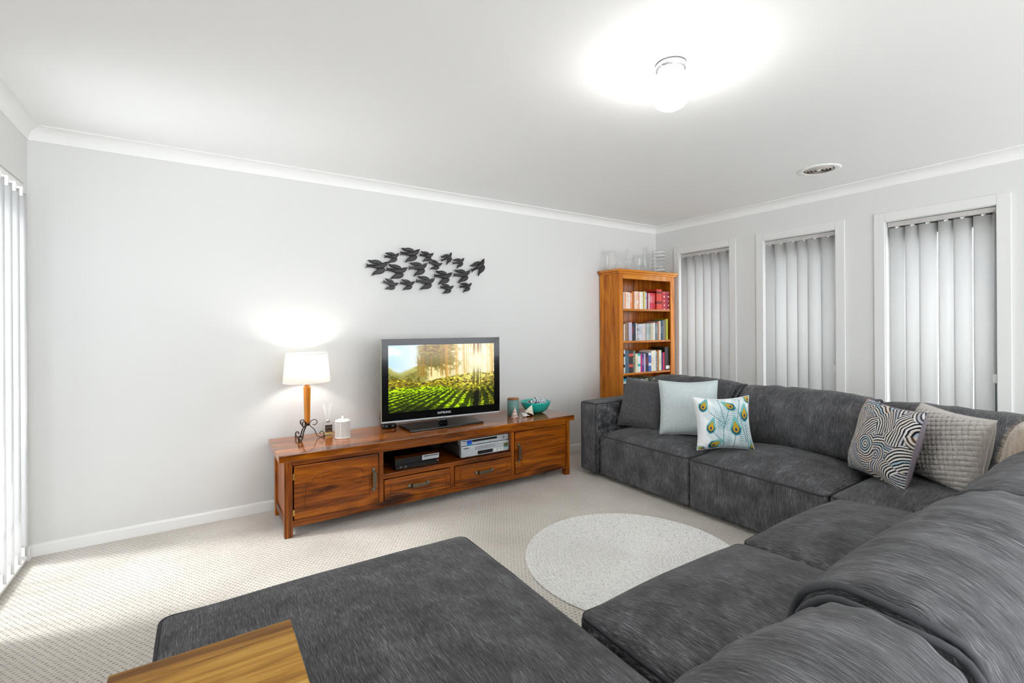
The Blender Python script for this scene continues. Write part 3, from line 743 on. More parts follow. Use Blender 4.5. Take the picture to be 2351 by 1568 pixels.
# ================================================================== television cabinet
CX, CY = 1.54, 3.40
cab = thing('tv_cabinet', 'low glossy red-brown wooden television cabinet with arched doors', 'cabinet', (CX, CY, 0))
def cb(name, x0, x1, y0, y1, z0, z1, mat, bev=0.003, parent=None): return MB().rbox(x0 - CX, x1 - CX, y0 - CY, y1 - CY, z0, z1, bev).build(name, mat, parent or cab)
YF = 3.165
cb('tabletop', 0.383, 2.692, 3.135, 3.665, 0.470, 0.515, CAB_TOP, 0.005)
for x0, x1 in ((0.416, 0.463), (2.615, 2.662)):
    cb('leg', x0, x1, YF, YF + 0.047, 0.0, 0.470, CAB_Z)
    cb('leg', x0, x1, 3.595, 3.642, 0.0, 0.470, CAB_Z)
    cb('side_panel', x0 + 0.012, x1 - 0.012, YF + 0.047, 3.595, 0.10, 0.470, CAB_Z, 0.001)
    cb('side_rail', x0 + 0.004, x1 - 0.004, YF + 0.047, 3.595, 0.060, 0.105, CAB_Y)
cb('front_rail', 0.463, 2.615, YF + 0.003, YF + 0.045, 0.437, 0.470, CAB_X)
cb('front_rail', 0.463, 2.615, YF + 0.003, YF + 0.045, 0.060, 0.100, CAB_X)
cb('upright', 0.994, 1.028, YF + 0.003, 3.62, 0.100, 0.437, CAB_Z)
cb('upright', 2.056, 2.090, YF + 0.003, 3.62, 0.100, 0.437, CAB_Z)
cb('shelf', 1.028, 2.056, YF + 0.004, 3.62, 0.252, 0.284, CAB_X)
cb('drawer_divider', 1.525, 1.556, YF + 0.004, 3.60, 0.100, 0.252, CAB_Z)
cb('bottom_panel', 0.463, 2.615, YF + 0.045, 3.62, 0.085, 0.099, CAB_IN, 0.001)
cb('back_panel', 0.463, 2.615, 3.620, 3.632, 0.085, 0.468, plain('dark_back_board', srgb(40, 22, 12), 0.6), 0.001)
def handle(parent, cx, cz, length, vertical, y):
    h = MB(); L = length / 2
    def bx(a0, a1, y0, y1, b0, b1, bv=0.0015):
        if vertical: h.rbox(cx + b0, cx + b1, y + y0, y + y1, cz + a0, cz + a1, bv)
        else: h.rbox(cx + a0, cx + a1, y + y0, y + y1, cz + b0, cz + b1, bv)
    bx(-L * 0.66, L * 0.66, -0.026, -0.022, -0.0125, 0.0125)
    for s_ in (-1, 1):
        a = sorted((s_ * L * 0.66, s_ * L * 0.62)); bx(a[0], a[1], -0.026, -0.001, -0.0125, 0.0125)
        a = sorted((s_ * L * 0.62, s_ * L)); bx(a[0], a[1], -0.004, 0.0, -0.0125, 0.0125)
    o = h.build('handle', BRONZE, parent)
    for s_ in (-1, 1):
        c = (cx, y - 0.004, cz + s_ * L * 0.84) if vertical else (cx + s_ * L * 0.84, y - 0.004, cz)
        MB().lathe([(0, -0.005), (0.004, -0.0045), (0.0065, -0.002), (0.007, 0.0)], c, 12, m=Matrix.Rotation(PI / 2, 3, 'X').inverted()).build('screw', metal('steel_screw', srgb(170, 165, 158), 0.3), o)
    return o
def arch_path(x0, x1, z0, z1, zs, y):
    pts = [(x0, y, z0), (x1, y, z0), (x1, y, zs)]
    w = x1 - x0; sh = 0.10 * w
    pts.append((x1 - sh, y, zs)); n = 12
    for k in range(n + 1):
        a = PI * (1 - k / n) * -1 + PI; a = PI * k / n
        pts.append((x1 - sh - (w - 2 * sh) * (1 - math.cos(a)) / 2 * 1.0, y, zs + (z1 - zs) * math.sin(a) ** 0.75 + 0.002))
    pts += [(x0 + sh, y, zs), (x0, y, zs)]
    return pts
def door(x0, x1, hx):
    d = cb('door', x0, x1, YF - 0.004, YF + 0.018, 0.104, 0.433, CAB_X, 0.003)
    lx0, lx1 = x0 - CX, x1 - CX; y = YF - 0.004 - CY
    P = arch_path(lx0 + 0.058, lx1 - 0.058, 0.164, 0.378, 0.318, y)
    MB().prism([(p[0], p[2]) for p in arch_path(lx0 + 0.064, lx1 - 0.064, 0.170, 0.372, 0.313, 0)], 'y', y - 0.0025, y + 0.002).build('arched_panel', CAB_X, d)
    MB().tube(P, 0.0055, 8, True).build('moulding', CAB_X, d)
    handle(d, hx - CX, 0.268, 0.155, True, y)
    return d
dl = door(0.470, 0.990, 0.958); dr = door(2.096, 2.612, 2.125)
for z in (0.37, 0.15): MB().rbox(0.462 - CX, 0.472 - CX, YF - 0.007 - CY, YF - 0.003 - CY, z - 0.018, z + 0.018, 0.001).build('hinge', metal('brass', srgb(200, 160, 90), 0.3), dl)
for x0, x1 in ((1.032, 1.521), (1.560, 2.052)):
    d = cb('drawer', x0, x1, YF - 0.004, YF + 0.018, 0.105, 0.247, CAB_X, 0.003)
    y = YF - 0.004 - CY; a0, a1 = x0 - CX + 0.040, x1 - CX - 0.040
    MB().rbox(a0 + 0.005, a1 - 0.005, y - 0.0025, y + 0.002, 0.140, 0.216, 0.001).build('raised_panel', CAB_X, d)
    MB().tube([(a0, y, 0.135), (a1, y, 0.135), (a1, y, 0.221), (a0, y, 0.221)], 0.0050, 8, True, False).build('moulding', CAB_X, d)
    handle(d, (x0 + x1) / 2 - CX, 0.178, 0.165, False, y - 0.002)

# ------------------------------------------------------------------ television
TVX, TVY, TVR = 1.572, 3.385, math.radians(-5.6)
tv = thing('television', 'flat screen television showing a sunlit forest, on a black glass stand', 'television', (TVX, TVY, 0.515), TVR)
Wt, z0, z1 = 0.953, 0.064, 0.680
fr = MB()
sx0, sx1, sz0, sz1 = -0.428, 0.428, 0.136, 0.632
def frame_ring(mb, o, i, yo, yi, ydeep):
    (ox0, ox1, oz0, oz1), (ix0, ix1, iz0, iz1) = o, i
    vs = [(ox0, yo, oz0), (ox1, yo, oz0), (ox1, yo, oz1), (ox0, yo, oz1), (ix0, yi, iz0), (ix1, yi, iz0), (ix1, yi, iz1), (ix0, yi, iz1), (ox0, ydeep, oz0), (ox1, ydeep, oz0), (ox1, ydeep, oz1), (ox0, ydeep, oz1)]
    fs = [(0, 1, 5, 4), (1, 2, 6, 5), (2, 3, 7, 6), (3, 0, 4, 7), (0, 8, 9, 1), (1, 9, 10, 2), (2, 10, 11, 3), (3, 11, 8, 0), (8, 11, 10, 9)]
    mb.add(vs, fs)
frame_ring(fr, (-Wt / 2, Wt / 2, z0 + 0.012, z1), (sx0, sx1, sz0, sz1), -0.025, -0.0245, 0.02)
fr.build('bezel', BLACK, tv)
bk = MB(); bk.rbox(-0.40, 0.40, 0.0, 0.055, 0.11, 0.62, 0.02); bk.build('back_shell', BLACKM, tv)
MB().rbox(-Wt / 2, Wt / 2, -0.026, 0.0, z0, z0 + 0.013, 0.004).build('bottom_trim', glass('acrylic', (0.8, 0.82, 0.84, 1), 0.05) if False else plain('clear_trim', srgb(188, 192, 196), 0.15), tv)
EDGE = plain('edge_trim', srgb(150, 146, 120), 0.2)
for xe in (-Wt / 2 - 0.003, Wt / 2): MB().box(xe, xe + 0.003, -0.024, 0.0, z0, z1 + 0.002).build('edge_trim', EDGE, tv)
def tv_picture():
    nx, ny = 300, 170
    u, v = np.meshgrid(np.linspace(0, 1, nx + 1), np.linspace(0, 1, ny + 1))
    U = u * 1.75
    sx, sy = 0.838 * 1.75, 0.27
    dx, dy = U - sx, v - sy; dist = np.sqrt(dx * dx + dy * dy)
    col = np.zeros(u.shape + (3,)); col[:] = (1.0, 1.0, 0.98)
    cl = fbm(u * 6, v * 9, 4, 2)
    skyb = sstep(0.55, 0.0, u + v * 0.3) * (1 - sstep(0.50, 0.70, cl) * 0.7)
    col = lerp(col, (0.72, 0.86, 0.98), skyb)
    # glow round the sun, gold with distance
    gold = sstep(0.25, 0.40, u) * sstep(0.10, 0.75, dist)
    col = lerp(col, (0.97, 0.88, 0.55), gold * 0.75)
    # foliage
    leaf = fbm(u * 26, v * 26, 4, 5); canopy = sstep(0.40, 0.60, leaf + 0.62 * np.exp(-((u - 0.43) / 0.16) ** 2) * (1 - sstep(0.24, 0.44, v)) - 0.10)
    canopy = canopy * sstep(0.25, 0.34, u + 0.10 * fbm(u * 8, v * 8, 3, 4)) * (1 - sstep(0.34, 0.46, v)) * (1 - 0.60 * sstep(0.52, 0.74, u))
    lc = lerp(np.zeros(col.shape) + np.array((0.45, 0.30, 0.03)), (0.72, 0.66, 0.20), sstep(0.25, 0.7, fbm(u * 40, v * 40, 3, 8)) * 0.8 + 0.0 * u)
    lc = lerp(lc, (0.42, 0.38, 0.08), sstep(0.10, 0.25, v))
    col = col + (lc - col) * (canopy * 0.95)[..., None]
    # far shrubs on the left
    hl = 0.40 - 0.10 * np.exp(-((u - 0.0) / 0.05) ** 2) - 0.10 * sstep(0.05, 0.28, u) + 0.03 * (fbm(u * 30, u * 3, 3, 6) - 0.5)
    sh = sstep(0, 0.05, v - hl) * (1 - sstep(0.30, 0.38, u))
    col = lerp(col, (0.70, 0.66, 0.22), sh * 0.75); col = lerp(col, (0.34, 0.32, 0.03), sh * sstep(0.03, 0.16, v - hl) * (0.35 + 0.6 * sstep(0.35, 0.65, fbm(u * 45, v * 45, 4, 12))))
    # trunks
    rs = np.random.RandomState(11)
    for k in range(64):
        x = 0.25 + 0.75 * rs.rand(); w = 0.0015 + 0.003 * rs.rand() ** 2; lean = (rs.rand() - 0.5) * 0.03
        near = np.clip(np.abs(x - 0.84) / 0.5, 0, 1)
        d = np.abs(u - x - lean * (v - 0.3)); top = 0.0 if x > 0.45 else 0.18
        a = (1 - sstep(w, w * 2.2, d)) * (1 - sstep(0.45, 0.52, v)) * (v > top) * (0.25 + 0.6 * near)
        col = lerp(col, (0.62, 0.46, 0.12) if x < 0.6 else (0.85, 0.62, 0.28), a)
    for x, w, l in ((0.525, 0.010, 0.01), (0.69, 0.008, 0.02), (0.972, 0.008, 0.02), (0.62, 0.006, 0.01)):
        d = np.abs(u - x - l * v); a = (1 - sstep(w, w * 1.8, d)) * (1 - sstep(0.50, 0.56, v)); col = lerp(col, (0.78, 0.56, 0.20), a * 0.65)
    # ground
    hz = 0.50 + 0.06 * np.exp(-((u - 0.30) / 0.12) ** 2) - 0.05 * sstep(0.45, 0.8, u)
    g = sstep(0.0, 0.03, v - hz - 0.02 * (fbm(u * 20, v * 20, 3, 3) - 0.5))
    fine = fbm(u * 90, v * 60, 3, 7)
    base = lerp(np.zeros(col.shape) + np.array((0.60, 0.55, 0.12)), (0.40, 0.36, 0.04), sstep(0.55, 0.8, v))
    base = lerp(base, (0.95, 0.84, 0.42), np.exp(-(dist / 0.42) ** 2) * 0.9)
    green = sstep(0.62, 0.70, v + 0.04 * fine) * (1 - 0.75 * sstep(0.0, 0.25, u - (0.36 + (v - 0.60) * 1.05)))
    base = lerp(base, (0.58, 0.74, 0.03), green)
    blade = fbm(u * 60, v * 110, 4, 31)
    base = base * (0.35 + 1.25 * sstep(0.25, 0.72, blade))[..., None]
    th = np.arctan2(dy, dx)
    ui = 0.835 + (u - 0.835) * 0.52 / np.maximum(v - 0.46, 0.03)
    ui = ui + 0.05 * (fbm(u * 12, v * 12, 3, 14) - 0.5)
    sp_ = np.abs(((ui / (0.115 + 0.05 * np.abs(np.minimum(ui, 0)))) % 1.0) - 0.5) * 2
    stripes = sstep(0.36, 0.58, sp_ + 0.25 * (blade - 0.5))
    low = 1 - sstep(0.30, 0.60, fbm(u * 3 + 5, v * 16, 3, 41))
    base = lerp(base, (0.13, 0.17, 0.01), np.clip(stripes * sstep(0.66, 0.76, v) * 0.85 + low * sstep(0.70, 0.85, v) * (1 - sstep(0.2, 0.6, u)) * 0.7, 0, 0.92))
    base = base * (1 - 0.45 * sstep(0.88, 1.0, v) * (1 - sstep(0.3, 0.6, u)))[..., None]
    # track
    pc = 0.33 + (v - 0.56) * 2.3; pth = np.exp(-((u - pc - 0.4 * np.maximum(0, v - 0.68)) / (0.01 + 0.10 * (v - 0.5))) ** 2) * sstep(0.54, 0.6, v) * (1 - sstep(0.72, 0.82, v))
    base = lerp(base, (0.62, 0.50, 0.18), pth * 0.6)
    col = col + (base - col) * g[..., None]
    bush = sstep(0.45, 0.60, fbm(u * 50, v * 50, 3, 21)) * sstep(0.47, 0.52, v) * (1 - sstep(0.58, 0.64, v)) * (1 - sstep(0.18, 0.26, u))
    col = lerp(col, (0.42, 0.34, 0.02), bush * 0.9)
    # big trunks with their shadows, and rays
    for x, w in ((0.795, 0.013), (0.835, 0.016), (0.862, 0.006)):
        bright = np.exp(-((v - 0.27) / 0.12) ** 2)
        a = (1 - sstep(w * 0.7, w, np.abs(u - x - 0.01 * (0.3 - v)))) * (1 - sstep(0.62, 0.72, v)) * (1 - 0.85 * bright)
        col = lerp(col, (0.42, 0.22, 0.02), a * (1 - sstep(0.2, 0.4, v)) * 0.95); col = lerp(col, (0.30, 0.26, 0.04), a * sstep(0.3, 0.45, v) * 0.9)
        a = (1 - sstep(0.018, 0.026, np.abs(u - x + (v - 0.6) * 0.06))) * sstep(0.72, 0.78, v); col = col * (1 - 0.6 * a)[..., None]
    rays = sstep(0.45, 0.75, fbm(th * 14, 0 * th + 2, 2, 17)) * np.exp(-(dist / 0.55) ** 2) * sstep(0.0, 0.15, dy)
    col = lerp(col, (1.0, 0.93, 0.55), rays * 0.55)
    col = lerp(col, (1.0, 0.99, 0.90), np.exp(-(dist / 0.13) ** 2)); col = lerp(col, (1.0, 0.96, 0.70), np.exp(-(dist / 0.40) ** 2) * 0.45 * (1 - sstep(0.5, 0.7, v)))
    dk = sstep(0.86, 0.92, u) * sstep(0.45, 0.60, v) * (1 - sstep(0.80, 0.95, v)); col = col * (1 - 0.25 * dk)[..., None]
    X = sx0 + u * (sx1 - sx0); Z = sz1 - v * (sz1 - sz0)
    vs = np.stack([X.ravel(), np.full(X.size, -0.0235), Z.ravel()], 1)
    idx = np.arange((nx + 1) * (ny + 1)).reshape(ny + 1, nx + 1)
    fs = np.stack([idx[:-1, :-1], idx[1:, :-1], idx[1:, 1:], idx[:-1, 1:]], -1).reshape(-1, 4)
    me = bpy.data.meshes.new('screen'); me.from_pydata(vs.tolist(), [], fs.tolist()); me.update(); set_colors(me, col.reshape(-1, 3))
    me.materials.append(vcol('television_picture', emit=True, estr=0.85))
    o = bpy.data.objects.new('screen', me); COL.objects.link(o); o.parent = tv; return o
tv_picture()
text_mesh('brand_lettering', 'SAMSUNG', 0.024, plain('logo_silver', srgb(225, 228, 232), 0.3), tv, (0.0, -0.0245, 0.106), (PI / 2, 0, 0))
MB().lathe([(0.0, 0.012), (0.036, 0.012), (0.036, 0.085), (0.0, 0.085)], (0, 0.01, 0), 28).build('stand_neck', glass('smoked_acrylic', (0.10, 0.10, 0.12, 1), 0.03), tv)
MB().rbox(-0.305, 0.305, -0.10, 0.16, 0.0005, 0.016, 0.004).build('stand_base', BLACK, tv, None, (0, 0, -TVR))

# ------------------------------------------------------------------ small devices beside and under the television
t = thing('speaker_puck', 'small glossy black block under the television corner', 'speaker', (1.190, 3.535, 0.5152))
MB().lathe([(0, 0), (0.030, 0), (0.032, 0.004), (0.032, 0.028), (0.029, 0.032), (0, 0.032)], (-0.022, 0, 0), 24).build('cylinder', BLACK, t)
MB().lathe([(0, 0), (0.030, 0), (0.032, 0.004), (0.032, 0.028), (0.029, 0.032), (0, 0.032)], (0.026, 0, 0), 24).build('cylinder', BLACK, t)
t = thing('set_top_box', 'slim taupe box standing upright behind the television', 'media box', (1.165, 3.630, 0.5152))
MB().rbox(-0.018, 0.018, -0.015, 0.022, 0, 0.128, 0.003).build('case', plain('taupe_plastic', srgb(140, 128, 120), 0.4), t)
MB().lathe([(0, 0), (0.007, 0), (0.007, 0.002), (0, 0.002)], (-0.018, 0.0, 0.065), 16, m=Matrix.Rotation(-PI / 2, 3, 'Y')).build('button', BLACKM, t)
# games console
t = thing('games_console', 'glossy black games console with a silver disc slot panel', 'games console', (1.285, 3.35, 0.2845))
prof = [(-0.155, 0.006), (-0.155, 0.032), (-0.140, 0.036), (-0.150, 0.080), (-0.120, 0.090), (0.0, 0.097), (0.150, 0.092), (0.155, 0.006)]
MB().prism(prof, 'x', -0.162, 0.162).build('shell', BLACK, t)
MB().prism([(-0.151, 0.079), (-0.156, 0.081), (-0.121, 0.0925), (-0.118, 0.0905)], 'x', -0.164, 0.164).build('chrome_edge', CHROME, t)
MB().prism([(-0.1415, 0.044), (-0.1475, 0.043), (-0.1565, 0.081), (-0.150, 0.081)], 'x', 0.035, 0.164).build('slot_panel', SILVER, t)
MB().prism([(-0.153, 0.068), (-0.1575, 0.069), (-0.158, 0.073), (-0.153, 0.073)], 'x', 0.045, 0.156).build('disc_slot', BLACKM, t)
for x in (-0.135, -0.10): MB().rbox(x, x + 0.018, -0.1565, -0.154, 0.016, 0.024, 0.001).build('usb_port', SILVERD, t)
MB().box(0.150, 0.154, -0.157, -0.154, 0.028, 0.031).build('power_light', emitter('red_led', (1, 0.02, 0.02, 1), 3), t)
MB().rbox(-0.14, 0.14, -0.12, 0.14, 0.0, 0.008, 0.001).build('base_pad', BLACKM, t)
# video recorder
t = thing('video_recorder', 'thick silver video cassette recorder on the cabinet shelf', 'video recorder', (1.845, 3.385, 0.2845))
MB().rbox(-0.208, 0.208, -0.155, 0.165, 0.010, 0.088, 0.003).build('case', SILVERD, t)
f_ = MB().rbox(-0.212, 0.212, -0.185, -0.152, 0.008, 0.090, 0.004).build('front_panel', SILVER, t)
MB().rbox(-0.095, 0.085, -0.188, -0.184, 0.052, 0.080, 0.001).build('cassette_flap', plain('flap_silver', srgb(176, 182, 190), 0.25, metal=0.4), f_)
MB().rbox(-0.072, 0.062, -0.1875, -0.184, 0.016, 0.042, 0.001).build('display', BLACK, f_)
for x, z in ((0.085, 0.036), (0.085, 0.020), (0.12, 0.036), (0.12, 0.022), (0.15, 0.036), (0.15, 0.022)): MB().rbox(x - 0.010, x + 0.010, -0.1875, -0.184, z - 0.005, z + 0.005, 0.001).build('button', WHITEP, f_)
MB().rbox(0.165, 0.202, -0.1868, -0.1845, 0.046, 0.070, 0.0004).build('sticker', plain('black_gold_sticker', srgb(96, 84, 30), 0.4), f_)
MB().rbox(0.165, 0.202, -0.1868, -0.1845, 0.036, 0.045, 0.0004).build('sticker', plain('teal_sticker', srgb(20, 170, 150), 0.4), f_)
MB().box(-0.195, -0.150, -0.1858, -0.1845, 0.072, 0.078).build('lettering', BLACKM, f_)
for x in (-0.15, 0.15): MB().lathe([(0, 0), (0.018, 0), (0.018, 0.012), (0, 0.012)], (x, -0.15, 0), 18).build('foot', metal('gold_foot', srgb(220, 190, 120), 0.25), t)
# dvd player
t = thing('dvd_player', 'slim silver disc player stacked on the video recorder', 'disc player', (1.845, 3.385, 0.3755))
MB().rbox(-0.208, 0.208, -0.13, 0.12, 0.004, 0.044, 0.003).build('case', SILVERD, t)
f_ = MB().rbox(-0.212, 0.212, -0.178, -0.128, 0.003, 0.046, 0.003).build('front_panel', SILVER, t)
MB().rbox(-0.115, 0.105, -0.1805, -0.177, 0.024, 0.041, 0.001).build('disc_tray', BLACK, f_)
MB().rbox(-0.160, -0.118, -0.180, -0.1775, 0.010, 0.041, 0.0004).build('sticker', plain('blue_sticker', srgb(24, 70, 190), 0.4), f_)
MB().rbox(-0.160, -0.118, -0.1802, -0.1776, 0.004, 0.011, 0.0004).build('sticker', plain('cyan_sticker', srgb(30, 180, 225), 0.4), f_)
MB().lathe([(0, -0.004), (0.006, -0.004), (0.007, -0.001), (0.012, -0.001), (0.0125, 0.0)], (0.165, -0.178, 0.026), 24, m=Matrix.Rotation(-PI / 2, 3, 'X')).build('dial', plain('dial_silver', srgb(180, 184, 190), 0.2, metal=0.7), f_)
MB().box(0.005, 0.009, -0.1800, -0.1775, 0.014, 0.017).build('power_light', emitter('green_led', (0.1, 1, 0.5, 1), 2), f_)
MB().box(-0.200, -0.165, -0.1790, -0.1775, 0.036, 0.041).build('lettering', BLACKM, f_)
for x in (-0.15, 0.15):
    for y in (-0.11, 0.1): MB().box(x - 0.012, x + 0.012, y - 0.012, y + 0.012, 0.0, 0.005).build('foot', BLACKM, t)

# ------------------------------------------------------------------ table lamp
LPX, LPY, LPZ = 0.608, 3.515, 0.515
lamp = thing('table_lamp', 'lit table lamp with white shade, wooden stem and scrolled iron feet', 'lamp', (LPX, LPY, LPZ))
scroll = [(0.036, 0.0965), (0.048, 0.0925), (0.060, 0.100), (0.064, 0.112), (0.058, 0.124), (0.045, 0.129), (0.030, 0.125), (0.018, 0.112), (0.014, 0.100), (0.024, 0.083), (0.045, 0.062), (0.056, 0.036), (0.064, 0.016), (0.080, 0.0045), (0.098, 0.005), (0.110, 0.018), (0.106, 0.036), (0.093, 0.043), (0.083, 0.036), (0.080, 0.027)]
for k, a in enumerate((-0.05, 2 * PI / 3 + 0.05, -2 * PI / 3 - 0.15)):
    pts = smooth_path([(r * math.cos(a), r * math.sin(a), z) for r, z in scroll], 4)
    o = MB().tube(pts, 0.0045, 8, flat=(1.25, 0.55)).build('scroll_foot', IRON, lamp)
    MB().lathe([(0, -0.006), (0.004, -0.004), (0.006, 0), (0.004, 0.004), (0, 0.006)], (0.112 * math.cos(a), 0.112 * math.sin(a), 0.0065), 12).build('ball_foot', IRON, o)
MB().lathe([(0.0, 0.092), (0.014, 0.092), (0.018, 0.098), (0.018, 0.112), (0.014, 0.116), (0, 0.116)], n=20).build('collar', IRON, lamp)
MB().lathe([(0.0, 0.108), (0.0185, 0.110), (0.0195, 0.13), (0.0250, 0.345), (0.0252, 0.356), (0.019, 0.362), (0.0165, 0.368), (0.0165, 0.374), (0.021, 0.381), (0.025, 0.386), (0.025, 0.392), (0.0, 0.394)], n=8, smooth=False).build('stem', LAMPWOOD, lamp, None, (0, 0, 0.25))
MB().lathe([(0, 0.394), (0.012, 0.394), (0.013, 0.462), (0.012, 0.472), (0, 0.472)], n=18).build('bulb_holder', WHITEP, lamp)
def shade_mat():
    m = M('lamp_shade_fabric'); n = m.noise(m.map(m.obj(), (200, 200, 200)), 1, 2)
    d = m.n.new('ShaderNodeBsdfDiffuse'); d.inputs[0].default_value = srgb(244, 242, 238)
    tr = m.n.new('ShaderNodeBsdfTranslucent'); m.nt.links.new(m.ramp(n, [(0.3, srgb(240, 236, 228)), (0.7, srgb(250, 248, 244))]), tr.inputs[0])
    mx = m.n.new('ShaderNodeMixShader'); mx.inputs[0].default_value = 0.70
    m.nt.links.new(d.outputs[0], mx.inputs[1]); m.nt.links.new(tr.outputs[0], mx.inputs[2]); m.nt.links.new(mx.outputs[0], m.out.inputs[0]); return m.mat
sh = MB().lathe([(0.152, 0.392), (0.1335, 0.592), (0.1325, 0.592), (0.151, 0.392), (0.152, 0.392)], n=56).build('lamp_shade', shade_mat(), lamp)
rm = MB(); rm.tube([(0.1515 * math.cos(2 * PI * k / 56), 0.1515 * math.sin(2 * PI * k / 56), 0.393) for k in range(56)], 0.0022, 6, True); rm.tube([(0.133 * math.cos(2 * PI * k / 56), 0.133 * math.sin(2 * PI * k / 56), 0.591) for k in range(56)], 0.0022, 6, True)
rm.build('rim', WHITEP, sh)
MB().lathe([(0, 0.472), (0.014, 0.477), (0.026, 0.497), (0.030, 0.515), (0.024, 0.538), (0.010, 0.549), (0, 0.550)], n=20).build('bulb', emitter('lit_bulb', (1.0, 0.97, 0.92, 1), 105.0), lamp)

# ------------------------------------------------------------------ reed diffuser, perforated jar
t = thing('reed_diffuser', 'square glass reed diffuser with dark label and white sticks', 'diffuser', (0.755, 3.565, 0.5155))
MB().rbox(-0.036, 0.036, -0.022, 0.022, 0, 0.092, 0.006).build('bottle', CLEAR, t)
MB().rbox(-0.031, 0.031, -0.0175, 0.0175, 0.006, 0.026, 0.003).build('liquid', glass('amber_oil', (1.0, 0.80, 0.28, 1)), t)
lb = MB().rbox(-0.024, 0.024, -0.0240, -0.0226, 0.024, 0.074, 0.0004).build('label_plate', plain('brown_label', srgb(62, 38, 32), 0.5), t)
LPR = plain('label_print', srgb(190, 170, 150), 0.5)
for x0_, x1_, za, zb in ((-0.018, -0.006, 0.054, 0.057), (0.006, 0.018, 0.054, 0.057), (-0.015, 0.015, 0.031, 0.0325)): MB().box(x0_, x1_, -0.0246, -0.0240, za, zb).build('lettering', LPR, lb)
MB().tube([(-0.005, -0.0243, 0.066), (0, -0.0243, 0.054), (0.005, -0.0243, 0.066)], 0.0006, 5).build('emblem', LPR, lb)
MB().lathe([(0.009, 0.092), (0.0135, 0.092), (0.0135, 0.110), (0.009, 0.110), (0.009, 0.092)], n=20).build('collar', CHROME, t)
for k, (dx, dy) in enumerate(((-0.034, 0.004), (-0.027, -0.004), (0.014, 0.006), (0.026, -0.003), (0.020, 0.010))):
    MB().tube([(-dx * 0.12, -dy * 0.12, 0.03), (dx * 0.15, dy * 0.15, 0.104), (dx, dy, 0.222)], 0.0017, 6).build('reed_stick', WHITEP, t)
t = thing('perforated_jar', 'white perforated ceramic jar with round knob lid', 'jar', (0.822, 3.415, 0.5155))
nc, nr_, Rj, H0, H1 = 34, 13, 0.050, 0.010, 0.112
mb = MB(); mb.lathe([(0, 0), (0.050, 0), (0.0515, 0.003), (0.0515, 0.008), (Rj, H0)], n=nc * 2)
for i in range(nc):
    for j in range(nr_):
        a0 = 2 * PI * (i + 0.0) / nc; da = 2 * PI / nc; hz = (H1 - H0) / nr_; zc = H0 + hz * (j + 0.5); ac = a0 + da / 2
        strip = (i % 11) == 0
        outer = []; inner = []
        for k in range(8):
            th = PI / 4 * k + PI / 8; ox = max(-1, min(1, 1.5 * math.cos(th))); oz = max(-1, min(1, 1.5 * math.sin(th)))
            if k in (0, 7): ox = 1
            aa = ac + da / 2 * ox * (1 if True else 1); outer.append((Rj * math.cos(aa), Rj * math.sin(aa), zc + hz / 2 * oz))
            rr = 0.0 if strip else 0.50; ai = ac + da / 2 * rr * math.cos(th); inner.append(((Rj - 0.001) * math.cos(ai), (Rj - 0.001) * math.sin(ai), zc + hz / 2 * rr * math.sin(th)))
        if strip: mb.add(outer, [tuple(range(8))])
        else: mb.add(outer + inner, [(k, (k + 1) % 8, 8 + (k + 1) % 8, 8 + k) for k in range(8)])
mb.build('body', WHITE, t, fixn=False)
MB().lathe([(0, 0.006), (0.044, 0.006), (0.044, 0.108), (0, 0.108)], n=24).build('candle_insert', plain('jar_inner', srgb(60, 58, 56), 0.8), t)
ld = MB().lathe([(0, 0.112), (0.052, 0.112), (0.0525, 0.118), (0.048, 0.124), (0.030, 0.130), (0.008, 0.133), (0, 0.133)], n=40).build('lid', WHITE, t)
MB().lathe([(0, 0.131), (0.005, 0.132), (0.009, 0.138), (0.010, 0.143), (0.008, 0.149), (0, 0.152)], n=20).build('knob', WHITE, ld)

# ------------------------------------------------------------------ canister, shells, bowl of ornaments
t = thing('storage_canister', 'sage teal ceramic canister with wooden lid', 'canister', (2.255, 3.435, 0.5155))
MB().lathe([(0, 0), (0.047, 0), (0.050, 0.003), (0.050, 0.132), (0.046, 0.134), (0, 0.134)], n=40).build('body', plain('sage_glaze', srgb(104, 144, 140), 0.45), t)
MB().lathe([(0, 0.134), (0.0495, 0.134), (0.0505, 0.137), (0.0505, 0.144), (0.047, 0.147), (0, 0.147)], n=40).build('lid', wood('acacia_lid', srgb(130, 80, 44), srgb(176, 122, 78), srgb(205, 160, 118), 'X', 0.5, knots=False), t)
def shell_mat(name, a, b, c):
    m = M(name); n = m.noise(m.map(m.obj(), (25, 25, 60)), 1, 4, 0.6, 1.0); m.set(color=m.ramp(n, [(0.35, a), (0.5, b), (0.65, c)]), rough=0.3, coat=0.4); return m.mat
def cone_shell(prof_r, h, turns):
    vs = []; fs = []; n = 28; k = turns * 8
    for j in range(k + 1):
        tt = j / k; r = prof_r * (1 - tt) ** 0.95 + 0.0008; z = h * tt
        for i in range(n):
            a = 2 * PI * i / n; w_ = 1 + 0.06 * math.sin(2 * PI * (tt * turns + i / n)); vs.append((r * w_ * math.cos(a), r * w_ * math.sin(a), z))
    for j in range(k):
        for i in range(n): fs.append((j * n + i, j * n + (i + 1) % n, (j + 1) * n + (i + 1) % n, (j + 1) * n + i))
    fs.append(tuple(range(n))[::-1]); mb = MB(); mb.add(vs, fs, True); return mb
tag(cone_shell(0.030, 0.088, 5).build('cone_shell', shell_mat('brown_shell', srgb(120, 72, 56), srgb(214, 190, 178), srgb(244, 236, 230)), None, (2.207, 3.335, 0.5157)), 'upright pointed shell with brown streaks, in front of the teal canister', 'shell')
